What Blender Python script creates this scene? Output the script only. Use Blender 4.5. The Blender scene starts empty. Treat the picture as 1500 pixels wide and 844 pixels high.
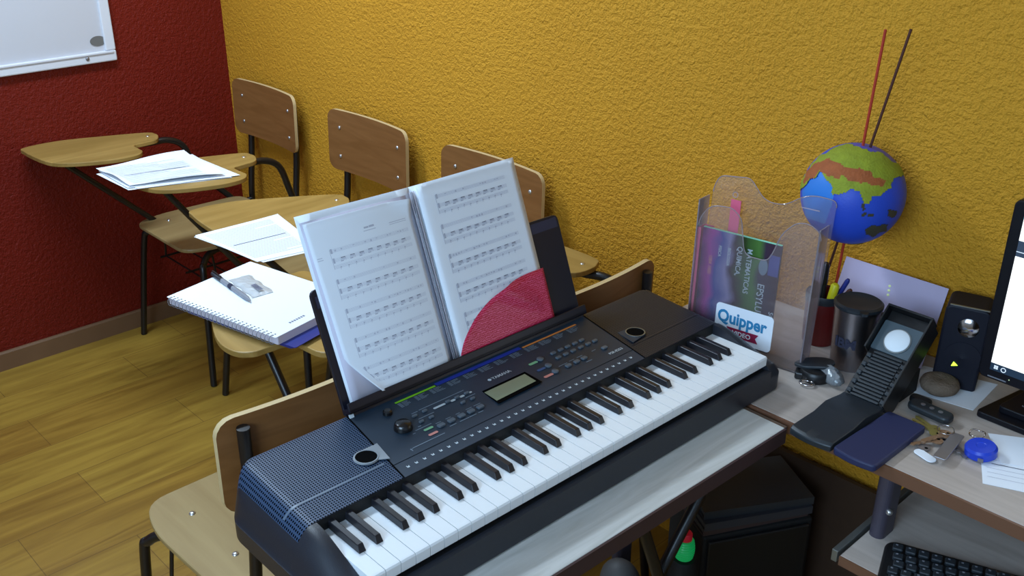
import bpy, bmesh, math, random
import numpy as np
from mathutils import Matrix, Vector, Euler
random.seed(7)
SC = bpy.context.scene
COL = SC.collection
PI = math.pi
rad = math.radians

# ------------------------------------------------------------------ materials
def lin(c):
    r = []
    for v in c:
        v = v / 255.0
        r.append(v / 12.92 if v <= 0.04045 else ((v + 0.055) / 1.055) ** 2.4)
    return (*r, 1.0)

def new_mat(name):
    m = bpy.data.materials.new(name); m.use_nodes = True
    nt = m.node_tree
    return m, nt, nt.nodes['Principled BSDF']

def mat(name, rgb, rough=0.5, metal=0.0, spec=0.5, emit=None, estr=1.0, var=0.0, vscale=30, bump=0.0, bscale=80, coat=0.0):
    m, nt, b = new_mat(name)
    c = lin(rgb)
    b.inputs['Base Color'].default_value = c
    b.inputs['Roughness'].default_value = rough
    b.inputs['Metallic'].default_value = metal
    b.inputs['Specular IOR Level'].default_value = spec
    b.inputs['Coat Weight'].default_value = coat
    if emit:
        b.inputs['Emission Color'].default_value = lin(emit); b.inputs['Emission Strength'].default_value = estr
    if var > 0 or bump > 0:
        tc = nt.nodes.new('ShaderNodeTexCoord')
        nz = nt.nodes.new('ShaderNodeTexNoise'); nz.inputs['Scale'].default_value = vscale
        nz.inputs['Detail'].default_value = 4
        nt.links.new(tc.outputs['Object'], nz.inputs['Vector'])
        if var > 0:
            hs = nt.nodes.new('ShaderNodeMix'); hs.data_type = 'RGBA'
            hs.inputs['A'].default_value = tuple(max(0, v * (1 - var)) for v in c[:3]) + (1,)
            hs.inputs['B'].default_value = tuple(min(1, v * (1 + var)) for v in c[:3]) + (1,)
            nt.links.new(nz.outputs['Fac'], hs.inputs['Factor'])
            nt.links.new(hs.outputs['Result'], b.inputs['Base Color'])
        if bump > 0:
            n2 = nt.nodes.new('ShaderNodeTexNoise'); n2.inputs['Scale'].default_value = bscale
            nt.links.new(tc.outputs['Object'], n2.inputs['Vector'])
            bp = nt.nodes.new('ShaderNodeBump'); bp.inputs['Strength'].default_value = bump
            bp.inputs['Distance'].default_value = 0.002
            nt.links.new(n2.outputs['Fac'], bp.inputs['Height'])
            nt.links.new(bp.outputs['Normal'], b.inputs['Normal'])
    return m

def wood(name, a, b_, rough=0.45, scale=(3, 40, 40), axis_rot=(0, 0, 0), spec=0.4, cut=(0.35, 0.7), dist=2.0):
    m, nt, b = new_mat(name)
    tc = nt.nodes.new('ShaderNodeTexCoord'); mp = nt.nodes.new('ShaderNodeMapping')
    mp.inputs['Scale'].default_value = scale; mp.inputs['Rotation'].default_value = axis_rot
    nz = nt.nodes.new('ShaderNodeTexNoise'); nz.inputs['Scale'].default_value = 1.0
    nz.inputs['Detail'].default_value = 6; nz.inputs['Distortion'].default_value = dist
    cr = nt.nodes.new('ShaderNodeValToRGB')
    cr.color_ramp.elements[0].position = cut[0]; cr.color_ramp.elements[0].color = lin(a)
    cr.color_ramp.elements[1].position = cut[1]; cr.color_ramp.elements[1].color = lin(b_)
    nt.links.new(tc.outputs['Object'], mp.inputs['Vector']); nt.links.new(mp.outputs['Vector'], nz.inputs['Vector'])
    nt.links.new(nz.outputs['Fac'], cr.inputs['Fac']); nt.links.new(cr.outputs['Color'], b.inputs['Base Color'])
    b.inputs['Roughness'].default_value = rough; b.inputs['Specular IOR Level'].default_value = spec
    return m

def stucco(name, rgb, rgb2, scale, strength, dist, rough=0.75, spec=0.3):
    m, nt, b = new_mat(name)
    tc = nt.nodes.new('ShaderNodeTexCoord')
    n1 = nt.nodes.new('ShaderNodeTexNoise'); n1.inputs['Scale'].default_value = scale; n1.inputs['Detail'].default_value = 3
    n1.inputs['Roughness'].default_value = 0.55; n1.inputs['Distortion'].default_value = 0.25
    n2 = nt.nodes.new('ShaderNodeTexNoise'); n2.inputs['Scale'].default_value = scale * 2.7; n2.inputs['Detail'].default_value = 2
    ad = nt.nodes.new('ShaderNodeMath'); ad.operation = 'MULTIPLY_ADD'; ad.inputs[1].default_value = 0.45
    big = nt.nodes.new('ShaderNodeTexNoise'); big.inputs['Scale'].default_value = 2.2; big.inputs['Detail'].default_value = 3
    for n in (n1, n2, big): nt.links.new(tc.outputs['Object'], n.inputs['Vector'])
    nt.links.new(n2.outputs['Fac'], ad.inputs[0]); nt.links.new(n1.outputs['Fac'], ad.inputs[2])
    bp = nt.nodes.new('ShaderNodeBump'); bp.inputs['Strength'].default_value = strength; bp.inputs['Distance'].default_value = dist
    nt.links.new(ad.outputs['Value'], bp.inputs['Height']); nt.links.new(bp.outputs['Normal'], b.inputs['Normal'])
    mx = nt.nodes.new('ShaderNodeMix'); mx.data_type = 'RGBA'
    mx.inputs['A'].default_value = lin(rgb); mx.inputs['B'].default_value = lin(rgb2)
    nt.links.new(big.outputs['Fac'], mx.inputs['Factor']); nt.links.new(mx.outputs['Result'], b.inputs['Base Color'])
    b.inputs['Roughness'].default_value = rough; b.inputs['Specular IOR Level'].default_value = spec
    return m

def floor_mat():
    m, nt, b = new_mat('laminate_floor')
    tc = nt.nodes.new('ShaderNodeTexCoord'); mp = nt.nodes.new('ShaderNodeMapping')
    mp.inputs['Rotation'].default_value = (0, 0, rad(90))
    br = nt.nodes.new('ShaderNodeTexBrick')
    br.inputs['Scale'].default_value = 1.0; br.inputs['Brick Width'].default_value = 0.62; br.inputs['Row Height'].default_value = 0.19
    br.inputs['Mortar Size'].default_value = 0.0012; br.inputs['Mortar Smooth'].default_value = 0.3
    br.offset = 0.37
    br.inputs['Color1'].default_value = lin((170, 136, 56)); br.inputs['Color2'].default_value = lin((156, 118, 48))
    br.inputs['Mortar'].default_value = lin((124, 92, 42)); br.inputs['Bias'].default_value = 0.0
    nt.links.new(tc.outputs['Object'], mp.inputs['Vector']); nt.links.new(mp.outputs['Vector'], br.inputs['Vector'])
    m2 = nt.nodes.new('ShaderNodeMapping'); m2.inputs['Scale'].default_value = (22, 2.2, 1)
    nz = nt.nodes.new('ShaderNodeTexNoise'); nz.inputs['Scale'].default_value = 1.0; nz.inputs['Detail'].default_value = 6; nz.inputs['Distortion'].default_value = 1.2
    nt.links.new(tc.outputs['Object'], m2.inputs['Vector']); nt.links.new(m2.outputs['Vector'], nz.inputs['Vector'])
    cr = nt.nodes.new('ShaderNodeValToRGB'); cr.color_ramp.elements[0].position = .3; cr.color_ramp.elements[0].color = (.62, .55, .5, 1)
    cr.color_ramp.elements[1].position = .75; cr.color_ramp.elements[1].color = (1.1, 1.1, 1.05, 1)
    nt.links.new(nz.outputs['Fac'], cr.inputs['Fac'])
    mx = nt.nodes.new('ShaderNodeMix'); mx.data_type = 'RGBA'; mx.blend_type = 'MULTIPLY'; mx.inputs['Factor'].default_value = 1
    nt.links.new(br.outputs['Color'], mx.inputs['A']); nt.links.new(cr.outputs['Color'], mx.inputs['B'])
    nt.links.new(mx.outputs['Result'], b.inputs['Base Color'])
    b.inputs['Roughness'].default_value = 0.38; b.inputs['Specular IOR Level'].default_value = 0.45
    return m

def dots_mat(name, base, hole, pitch, rfrac):
    m, nt, b = new_mat(name)
    tc = nt.nodes.new('ShaderNodeTexCoord')
    sp = nt.nodes.new('ShaderNodeSeparateXYZ'); nt.links.new(tc.outputs['Object'], sp.inputs[0])
    outs = []
    for ax in ('X', 'Y'):
        d = nt.nodes.new('ShaderNodeMath'); d.operation = 'DIVIDE'; d.inputs[1].default_value = pitch
        nt.links.new(sp.outputs[ax], d.inputs[0])
        f = nt.nodes.new('ShaderNodeMath'); f.operation = 'FRACT'; nt.links.new(d.outputs[0], f.inputs[0])
        s = nt.nodes.new('ShaderNodeMath'); s.operation = 'SUBTRACT'; s.inputs[1].default_value = 0.5; nt.links.new(f.outputs[0], s.inputs[0])
        p = nt.nodes.new('ShaderNodeMath'); p.operation = 'POWER'; p.inputs[1].default_value = 2; nt.links.new(s.outputs[0], p.inputs[0])
        outs.append(p)
    ad = nt.nodes.new('ShaderNodeMath'); ad.operation = 'ADD'
    nt.links.new(outs[0].outputs[0], ad.inputs[0]); nt.links.new(outs[1].outputs[0], ad.inputs[1])
    lt = nt.nodes.new('ShaderNodeMath'); lt.operation = 'LESS_THAN'; lt.inputs[1].default_value = rfrac ** 2
    nt.links.new(ad.outputs[0], lt.inputs[0])
    mx = nt.nodes.new('ShaderNodeMix'); mx.data_type = 'RGBA'
    mx.inputs['A'].default_value = lin(base); mx.inputs['B'].default_value = lin(hole)
    nt.links.new(lt.outputs[0], mx.inputs['Factor']); nt.links.new(mx.outputs['Result'], b.inputs['Base Color'])
    b.inputs['Roughness'].default_value = 0.45
    sr = nt.nodes.new('ShaderNodeMath'); sr.operation = 'SUBTRACT'; sr.inputs[0].default_value = 0.5
    nt.links.new(lt.outputs[0], sr.inputs[1])
    mm = nt.nodes.new('ShaderNodeMath'); mm.operation = 'MAXIMUM'; mm.inputs[1].default_value = 0
    nt.links.new(sr.outputs[0], mm.inputs[0]); nt.links.new(mm.outputs[0], b.inputs['Specular IOR Level'])
    return m

def acrylic(name, tint=(0.99, 0.98, 0.98), haze=0.075, haze_col=(225, 205, 205), rough=0.08):
    m, nt, b = new_mat(name)
    out = nt.nodes['Material Output']
    tr = nt.nodes.new('ShaderNodeBsdfTransparent'); tr.inputs['Color'].default_value = (*tint, 1)
    gl = nt.nodes.new('ShaderNodeBsdfGlossy'); gl.inputs['Roughness'].default_value = rough
    df = nt.nodes.new('ShaderNodeBsdfDiffuse'); df.inputs['Color'].default_value = lin(haze_col)
    fr = nt.nodes.new('ShaderNodeFresnel'); fr.inputs['IOR'].default_value = 1.49
    m1 = nt.nodes.new('ShaderNodeMixShader'); m1.inputs['Fac'].default_value = haze
    nt.links.new(tr.outputs[0], m1.inputs[1]); nt.links.new(df.outputs[0], m1.inputs[2])
    m2 = nt.nodes.new('ShaderNodeMixShader')
    nt.links.new(fr.outputs[0], m2.inputs['Fac']); nt.links.new(m1.outputs[0], m2.inputs[1]); nt.links.new(gl.outputs[0], m2.inputs[2])
    nt.links.new(m2.outputs[0], out.inputs['Surface'])
    nt.nodes.remove(b)
    return m

M = {}
M['yellow'] = stucco('yellow_stucco', (214, 154, 40), (198, 136, 28), 88, 0.85, 0.011)
M['red'] = stucco('red_stucco', (122, 26, 10), (104, 19, 8), 70, 0.8, 0.006, rough=0.55)
M['floor'] = floor_mat()
M['white_wall'] = mat('white_wall', (196, 200, 206), 0.9)
M['baseboard'] = mat('baseboard', (120, 88, 62), 0.5, var=.2, vscale=8)
M['ply'] = wood('plywood_varnished', (150, 124, 80), (167, 142, 96), 0.38, scale=(20, 2, 20), dist=1)
M['plyT'] = wood('plywood_tablet', (150, 118, 60), (172, 138, 76), 0.42, scale=(22, 2.4, 20), dist=1)
M['plyB'] = wood('plywood_backrest', (124, 80, 40), (138, 92, 50), 0.45, scale=(3, 22, 22))
M['plyedge'] = mat('plywood_edge', (205, 178, 130), 0.6)
M['tube'] = mat('black_tube', (26, 22, 22), 0.35, spec=.5)
M['screw'] = mat('steel_screw', (205, 205, 205), 0.3, metal=0.9)
M['paper'] = mat('white_paper', (236, 240, 247), 0.85, spec=.2)
M['paper2'] = mat('lilac_paper', (214, 208, 222), 0.85, spec=.2)
M['ink'] = mat('grey_ink', (120, 122, 140), 0.9, spec=.1)
M['inklight'] = mat('pale_ink', (172, 174, 190), 0.9, spec=.1)
M['inkdark'] = mat('dark_ink', (58, 58, 74), 0.9, spec=.1)
M['note'] = mat('note_ink', (96, 96, 112), 0.9, spec=.1)
M['notemid'] = mat('note_ink_grey', (184, 186, 200), 0.9, spec=.1)
M['staff'] = mat('staff_ink', (196, 198, 212), 0.9, spec=.1)
M['wbsurf'] = mat('whiteboard_surface', (205, 205, 212), 0.28, spec=.6)
M['wbframe'] = mat('whiteboard_frame', (222, 224, 232), 0.4)
M['greyplate'] = mat('grey_sticker', (112, 110, 108), 0.5)
M['kb'] = mat('keyboard_plastic', (30, 33, 42), 0.4, spec=.55, bump=.15, bscale=900)
M['kbpanel'] = mat('keyboard_panel', (32, 48, 64), 0.45, spec=.5)
M['grille'] = dots_mat('speaker_grille_lit', (46, 66, 94), (8, 9, 12), 0.0042, 0.3)  # bluish sheen of the lit end mixed into the base colour
M['grille_dim'] = dots_mat('speaker_grille_dim', (28, 30, 38), (24, 26, 34), 0.0042, 0.2)  # same grille, darkened with fainter holes for the dim end
M['wkey'] = mat('white_key', (236, 238, 240), 0.3, spec=.5)
M['bkey'] = mat('black_key', (28, 28, 34), 0.35, spec=.5)
M['bed'] = mat('key_bed', (14, 14, 16), 0.6)
M['silver'] = mat('silver_plate', (160, 165, 170), 0.35, metal=.4)
M['hole'] = mat('black_hole', (4, 4, 5), 0.8, spec=.05)
M['ridge'] = mat('grille_ridge_plastic', (92, 106, 122), 0.4)
M['lcd'] = mat('lcd_glass', (142, 150, 118), 0.25, spec=.6)
M['knob'] = mat('black_knob', (18, 17, 19), 0.25, spec=.6)
M['btn'] = mat('button_grey', (88, 98, 108), 0.4)
M['btnw'] = mat('pale_print', (190, 200, 206), 0.6)
M['print'] = mat('panel_print', (118, 132, 146), 0.7)
M['green'] = mat('green_strip', (120, 190, 30), 0.5)
M['chipg'] = mat('pale_green_chip', (128, 186, 140), 0.5)
M['chipr'] = mat('pale_red_chip', (214, 140, 128), 0.5)
M['chipb'] = mat('blue_chip', (60, 92, 140), 0.5)
M['blue'] = mat('blue_strip', (30, 52, 150), 0.5)
M['orange'] = mat('orange_strip', (206, 128, 62), 0.5)
M['rest'] = mat('music_rest_plastic', (22, 23, 36), 0.35, spec=.5)
M['pocket'] = None
M['table'] = wood('grey_wood_top', (184, 182, 176), (208, 206, 202), 0.45, scale=(30, 3, 30), cut=(.3, .75), dist=3)
M['tedge'] = mat('dark_table_edge', (62, 44, 46), 0.45)
M['tedge2'] = mat('brown_table_edge', (92, 74, 62), 0.5)
M['desk'] = wood('desk_top', (172, 158, 148), (192, 178, 168), 0.42, scale=(3, 30, 30), cut=(.3, .75))
M['dedge'] = mat('desk_edge', (112, 76, 56), 0.45)
M['steelpaint'] = mat('mauve_steel', (74, 68, 80), 0.45, metal=.2, var=.1, vscale=300)
M['rail'] = mat('steel_rail', (150, 155, 155), 0.35, metal=.8)
M['black'] = mat('black_plastic', (20, 20, 22), 0.4)
M['blackmatte'] = mat('black_matte', (16, 16, 17), 0.7)
M['black2'] = mat('black_slate_plastic', (34, 40, 46), 0.45)
M['navy'] = mat('navy_phone', (36, 42, 78), 0.55, var=.15, vscale=600)
M['acr'] = acrylic('clear_acrylic')
M['acredge'] = acrylic('acrylic_edge', tint=(.9, .84, .86), haze=.3, haze_col=(240, 220, 226))
M['clear'] = acrylic('clear_plastic', haze=.25, haze_col=(215, 220, 225), rough=.15)
M['steel'] = mat('brushed_steel', (170, 166, 172), 0.28, metal=1.0)
M['redcup'] = mat('dark_red_cup', (96, 18, 16), 0.4)
M['yel'] = mat('yellow_plastic', (215, 205, 30), 0.4)
M['lilac'] = mat('lilac_card', (190, 176, 200), 0.8, spec=.2)
M['cream'] = mat('cream_light_spot', (240, 245, 170), 0.6)
M['disc'] = mat('white_disc', (232, 238, 242), 0.5)
M['led'] = mat('green_led', (150, 220, 40), 0.4, emit=(190, 255, 60), estr=2.2)
M['chrome'] = mat('chrome', (200, 195, 195), 0.15, metal=1.0)
M['fuzz'] = mat('brown_pouch', (112, 96, 82), 0.95, spec=.1, var=.35, vscale=90, bump=1.0, bscale=260)
M['brass'] = mat('brass_key', (176, 160, 90), 0.35, metal=.7)
M['bronze'] = mat('bronze_key', (166, 132, 104), 0.4, metal=.6)
M['nickel'] = mat('nickel_key', (150, 146, 150), 0.35, metal=.7)
M['bluecap'] = mat('blue_disc', (28, 62, 190), 0.35, spec=.5)
M['redstick'] = mat('red_stick', (172, 44, 18), 0.6)
M['brownstick'] = mat('brown_stick', (74, 32, 18), 0.6)
M['ocean'] = mat('ocean_blue', (30, 70, 190), 0.5, bump=.2, bscale=300)
M['seal'] = mat('light_sea_blue', (40, 120, 205), 0.5)
M['seap'] = mat('violet_sea', (84, 82, 176), 0.5)
M['land'] = mat('land_green', (140, 150, 34), 0.8, var=.3, vscale=60, bump=.8, bscale=250)
M['desert'] = mat('land_brown', (160, 84, 40), 0.8, var=.25, vscale=60, bump=.8, bscale=250)
M['isl'] = mat('island_dark', (62, 58, 40), 0.8)
M['pink'] = mat('pink_leaflet', (226, 96, 128), 0.6)
M['scrw'] = mat('screen_page', (10, 10, 10), 0.3, emit=(244, 252, 255), estr=1.25)
M['scrb'] = mat('screen_sky', (10, 10, 10), 0.3, emit=(150, 220, 245), estr=1.0)
M['scrd'] = mat('screen_toolbar', (10, 12, 14), 0.3, emit=(46, 62, 84), estr=1.0)
M['scrt'] = mat('screen_taskbar', (10, 12, 14), 0.3, emit=(24, 44, 66), estr=1.0)
M['scrl'] = mat('screen_line', (10, 12, 14), 0.3, emit=(200, 220, 240), estr=1.0)
M['gloss'] = mat('black_gloss', (13, 13, 20), 0.38, spec=.3)
M['spk'] = mat('speaker_navy', (15, 16, 30), 0.6, spec=.3)
M['glow'] = mat('green_glow', (20, 160, 90), 0.3, emit=(20, 200, 100), estr=.16)
M['added_redcap'] = mat('added_red_cap', (200, 30, 50), 0.5, emit=(200, 20, 40), estr=.08)  # faint glow added to the cap, which is no lamp
M['greybag'] = mat('grey_bag', (74, 72, 72), 0.6)
M['textgrey'] = mat('grey_lettering', (110, 112, 120), 0.6)
M['bluefold'] = mat('blue_folder', (36, 48, 128), 0.4)
M['kraft'] = mat('silver_packet', (186, 188, 190), 0.5, metal=.15, var=.12, vscale=60)
M['pengrey'] = mat('grey_pen', (132, 134, 142), 0.4)

def pocket_mat():
    m, nt, b = new_mat('red_pocket')
    tc = nt.nodes.new('ShaderNodeTexCoord')
    wv = nt.nodes.new('ShaderNodeTexWave'); wv.inputs['Scale'].default_value = 90; wv.inputs['Distortion'].default_value = 6; wv.inputs['Detail'].default_value = 2
    wv.inputs['Detail Scale'].default_value = 3
    wv.bands_direction = 'Y'
    nt.links.new(tc.outputs['Object'], wv.inputs['Vector'])
    cr = nt.nodes.new('ShaderNodeValToRGB'); cr.color_ramp.elements[0].color = lin((186, 10, 52)); cr.color_ramp.elements[1].color = lin((222, 84, 124))
    cr.color_ramp.elements[0].position = .45; cr.color_ramp.elements[1].position = .9
    nt.links.new(wv.outputs['Fac'], cr.inputs['Fac']); nt.links.new(cr.outputs['Color'], b.inputs['Base Color'])
    b.inputs['Roughness'].default_value = .33; b.inputs['Specular IOR Level'].default_value = .6
    return m
M['pocket'] = pocket_mat()

def mag_mat():
    m, nt, b = new_mat('magazine_cover')
    tc = nt.nodes.new('ShaderNodeTexCoord'); sp = nt.nodes.new('ShaderNodeSeparateXYZ'); nt.links.new(tc.outputs['Object'], sp.inputs[0])
    nz = nt.nodes.new('ShaderNodeTexNoise'); nz.inputs['Scale'].default_value = 18; nt.links.new(tc.outputs['Object'], nz.inputs['Vector'])
    ma = nt.nodes.new('ShaderNodeMath'); ma.operation = 'MULTIPLY_ADD'; ma.inputs[1].default_value = .05; nt.links.new(nz.outputs['Fac'], ma.inputs[0]); nt.links.new(sp.outputs['X'], ma.inputs[2])
    mr = nt.nodes.new('ShaderNodeMapRange'); mr.inputs['From Min'].default_value = .02; mr.inputs['From Max'].default_value = .185
    nt.links.new(ma.outputs[0], mr.inputs['Value'])
    cr = nt.nodes.new('ShaderNodeValToRGB')
    E = cr.color_ramp.elements
    E[0].position = 0; E[0].color = lin((58, 34, 62)); E[1].position = 1; E[1].color = lin((66, 40, 48))
    for p, c in ((.16, (170, 60, 150)), (.26, (64, 74, 150)), (.38, (150, 140, 180)), (.47, (52, 22, 34)), (.58, (60, 92, 40)), (.72, (78, 120, 52)), (.82, (60, 44, 64))):
        e = E.new(p); e.color = lin(c)
    nt.links.new(mr.outputs[0], cr.inputs['Fac']); nt.links.new(cr.outputs['Color'], b.inputs['Base Color'])
    b.inputs['Roughness'].default_value = .35
    return m
M['mag'] = mag_mat()

# ------------------------------------------------------------------ mesh helpers
class MB:
    def __init__(s): s.bm = bmesh.new()
    def faces(s, verts, faces, T=None):
        vs = [s.bm.verts.new(T @ Vector(v) if T else v) for v in verts]
        for f in faces:
            try: s.bm.faces.new([vs[i] for i in f])
            except ValueError: pass
        return vs
    def box(s, x0, x1, y0, y1, z0, z1, T=None):
        v = [(x0, y0, z0), (x1, y0, z0), (x1, y1, z0), (x0, y1, z0), (x0, y0, z1), (x1, y0, z1), (x1, y1, z1), (x0, y1, z1)]
        s.faces(v, [(3, 2, 1, 0), (4, 5, 6, 7), (0, 1, 5, 4), (1, 2, 6, 5), (2, 3, 7, 6), (3, 0, 4, 7)], T)
        return s
    def prism(s, pts, z0, z1, T=None):
        n = len(pts)
        a = sum(pts[i][0] * pts[(i + 1) % n][1] - pts[(i + 1) % n][0] * pts[i][1] for i in range(n))
        if a < 0: pts = pts[::-1]
        v = [(p[0], p[1], z0) for p in pts] + [(p[0], p[1], z1) for p in pts]
        f = [tuple(range(n - 1, -1, -1)), tuple(range(n, 2 * n))]
        f += [(i, (i + 1) % n, n + (i + 1) % n, n + i) for i in range(n)]
        s.faces(v, f, T); return s
    def loft(s, rings, T=None, cap=True, closed=True):
        n = len(rings[0]); v = [p for r in rings for p in r]; f = []
        m = n if closed else n - 1
        for k in range(len(rings) - 1):
            for i in range(m):
                f.append((k * n + i, k * n + (i + 1) % n, (k + 1) * n + (i + 1) % n, (k + 1) * n + i))
        if cap and closed:
            f.append(tuple(range(n - 1, -1, -1))); f.append(tuple((len(rings) - 1) * n + i for i in range(n)))
        s.faces(v, f, T); return s
    def tube(s, path, r, n=10, T=None, cap=True):
        P = [Vector(p) for p in path]; rings = []
        up = None
        for i, p in enumerate(P):
            d = (P[min(i + 1, len(P) - 1)] - P[max(i - 1, 0)]).normalized()
            if up is None:
                up = Vector((0, 0, 1)) if abs(d.z) < .9 else Vector((1, 0, 0))
            a = d.cross(up).normalized(); b = a.cross(d).normalized(); up = b
            rr = r[i] if isinstance(r, (list, tuple)) else r
            rings.append([p + a * (rr * math.cos(2 * PI * k / n)) + b * (rr * math.sin(2 * PI * k / n)) for k in range(n)])
        return s.loft(rings, T, cap)
    def lathe(s, prof, n=32, T=None, cap=True):
        rings = [[(r * math.cos(2 * PI * k / n), r * math.sin(2 * PI * k / n), z) for k in range(n)] for r, z in prof]
        return s.loft(rings, T, cap)
    def sphere(s, c, r, sub=3, T=None, sc=(1, 1, 1)):
        mm = Matrix.Translation(c) @ Matrix.Diagonal((r * sc[0], r * sc[1], r * sc[2], 1))
        if T: mm = T @ mm
        bmesh.ops.create_icosphere(s.bm, subdivisions=sub, radius=1, matrix=mm); return s
    def quad(s, x0, x1, y0, y1, z, T=None):
        s.faces([(x0, y0, z), (x1, y0, z), (x1, y1, z), (x0, y1, z)], [(0, 1, 2, 3)], T); return s
    def build(s, name, m, parent=None, smooth=None, bev=0, seg=2, loc=None, rot=None, mats=None):
        bmesh.ops.recalc_face_normals(s.bm, faces=s.bm.faces)
        me = bpy.data.meshes.new(name); s.bm.to_mesh(me); s.bm.free()
        for x in (mats or [m]): me.materials.append(x)
        if smooth is not None:
            me.shade_smooth()
            me.set_sharp_from_angle(angle=rad(smooth))
        o = bpy.data.objects.new(name, me); COL.objects.link(o)
        if parent: o.parent = parent
        if loc: o.location = loc
        if rot: o.rotation_euler = rot
        if bev:
            b = o.modifiers.new('bevel', 'BEVEL'); b.width = bev; b.segments = seg; b.limit_method = 'ANGLE'; b.angle_limit = rad(35)
        return o

def tag(o, label, cat, group=None, kind=None):
    if label: o['label'] = label
    if cat: o['category'] = cat
    if group: o['group'] = group
    if kind: o['kind'] = kind
    return o
def thing(name, label, cat, loc=(0, 0, 0), rot=(0, 0, 0), group=None):
    o = bpy.data.objects.new(name, None); COL.objects.link(o)
    o.empty_display_size = .05
    o.location = loc; o.rotation_euler = rot
    return tag(o, label, cat, group)
def struct(name, mb, m, **k):
    o = mb.build(name, m, **k); o['kind'] = 'structure'; return o
def part(o, label): o['label'] = label; return o

def bez(pts, n=8):
    """Catmull-Rom through pts"""
    P = [Vector(p) for p in pts]; out = []
    for i in range(len(P) - 1):
        p0 = P[max(i - 1, 0)]; p1 = P[i]; p2 = P[i + 1]; p3 = P[min(i + 2, len(P) - 1)]
        for k in range(n):
            t = k / n
            out.append(0.5 * ((2 * p1) + (-p0 + p2) * t + (2 * p0 - 5 * p1 + 4 * p2 - p3) * t * t + (-p0 + 3 * p1 - 3 * p2 + p3) * t ** 3))
    out.append(P[-1]); return out
def closed_smooth(pts, n=6):
    P = [Vector((p[0], p[1], 0)) for p in pts]; N = len(P); out = []
    for i in range(N):
        p0 = P[i - 1]; p1 = P[i]; p2 = P[(i + 1) % N]; p3 = P[(i + 2) % N]
        for k in range(n):
            t = k / n
            q = 0.5 * ((2 * p1) + (-p0 + p2) * t + (2 * p0 - 5 * p1 + 4 * p2 - p3) * t * t + (-p0 + 3 * p1 - 3 * p2 + p3) * t ** 3)
            out.append((q.x, q.y))
    return out
def rrect(x0, x1, y0, y1, r, n=6):
    if not isinstance(r, (list, tuple)): r = [r] * 4
    out = []
    for (cx, cy, a0, rr) in ((x0 + r[0], y0 + r[0], PI, r[0]), (x1 - r[1], y0 + r[1], 1.5 * PI, r[1]), (x1 - r[2], y1 - r[2], 0, r[2]), (x0 + r[3], y1 - r[3], .5 * PI, r[3])):
        for k in range(n + 1):
            a = a0 + k * .5 * PI / n
            out.append((cx + rr * math.cos(a), cy + rr * math.sin(a)))
    return out
def roundpoly(pts, r, n=4):
    out = []; N = len(pts)
    for i in range(N):
        p = Vector(pts[i]); a = Vector(pts[i - 1]); b = Vector(pts[(i + 1) % N])
        rr = r[i] if isinstance(r, (list, tuple)) else r
        da = (a - p); db = (b - p); l = min(rr, da.length * .45, db.length * .45)
        s = p + da.normalized() * l; e = p + db.normalized() * l
        for k in range(n + 1):
            t = k / n
            q = s * (1 - t) ** 2 + p * 2 * t * (1 - t) + e * t * t
            out.append((q.x, q.y))
    return out

def text(name, body, size, m, parent, loc, rot=(0, 0, 0), extrude=0.0, align='LEFT', bold=0.0, sx=1.0):
    cu = bpy.data.curves.new(name, 'FONT'); cu.body = body; cu.size = size; cu.extrude = extrude
    cu.align_x = align; cu.offset = bold; cu.resolution_u = 3
    tmp = bpy.data.objects.new('tmp', cu); COL.objects.link(tmp)
    bpy.context.view_layer.update()
    me = bpy.data.meshes.new_from_object(tmp.evaluated_get(bpy.context.evaluated_depsgraph_get()))
    bpy.data.objects.remove(tmp)
    me.materials.clear(); me.materials.append(m)
    for v in me.vertices: v.co.x *= sx
    o = bpy.data.objects.new(name, me); COL.objects.link(o)
    if parent: o.parent = parent
    o.location = loc; o.rotation_euler = rot
    return o

# ------------------------------------------------------------------ room shell
RX, RY, RZ = 4.8, -3.2, 2.55
struct('floor', MB().box(-.1, RX + .1, RY - .1, .1, -.1, 0), M['floor'])
struct('wall_back', MB().box(-.12, RX + .1, 0, .12, 0, RZ), M['yellow'])
struct('wall_left', MB().box(-.12, 0, RY - .1, 0, 0, RZ), M['red'])
struct('wall_right', MB().box(RX, RX + .12, RY - .1, 0, 0, RZ), M['white_wall'])
struct('wall_front', MB().box(0, RX, RY - .12, RY, 0, RZ), M['white_wall'])
struct('ceiling', MB().box(-.12, RX + .12, RY - .12, .12, RZ, RZ + .1), M['white_wall'])
bb = MB(); bb.prism([(0, 0), (.011, 0), (.011, .06), (.007, .066), (0, .066)], 0, -RY - .001, Matrix(((1, 0, 0, 0.0002), (0, 0, -1, -.0005), (0, 1, 0, 0), (0, 0, 0, 1))))
struct('baseboard_left', bb, M['baseboard'])

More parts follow.
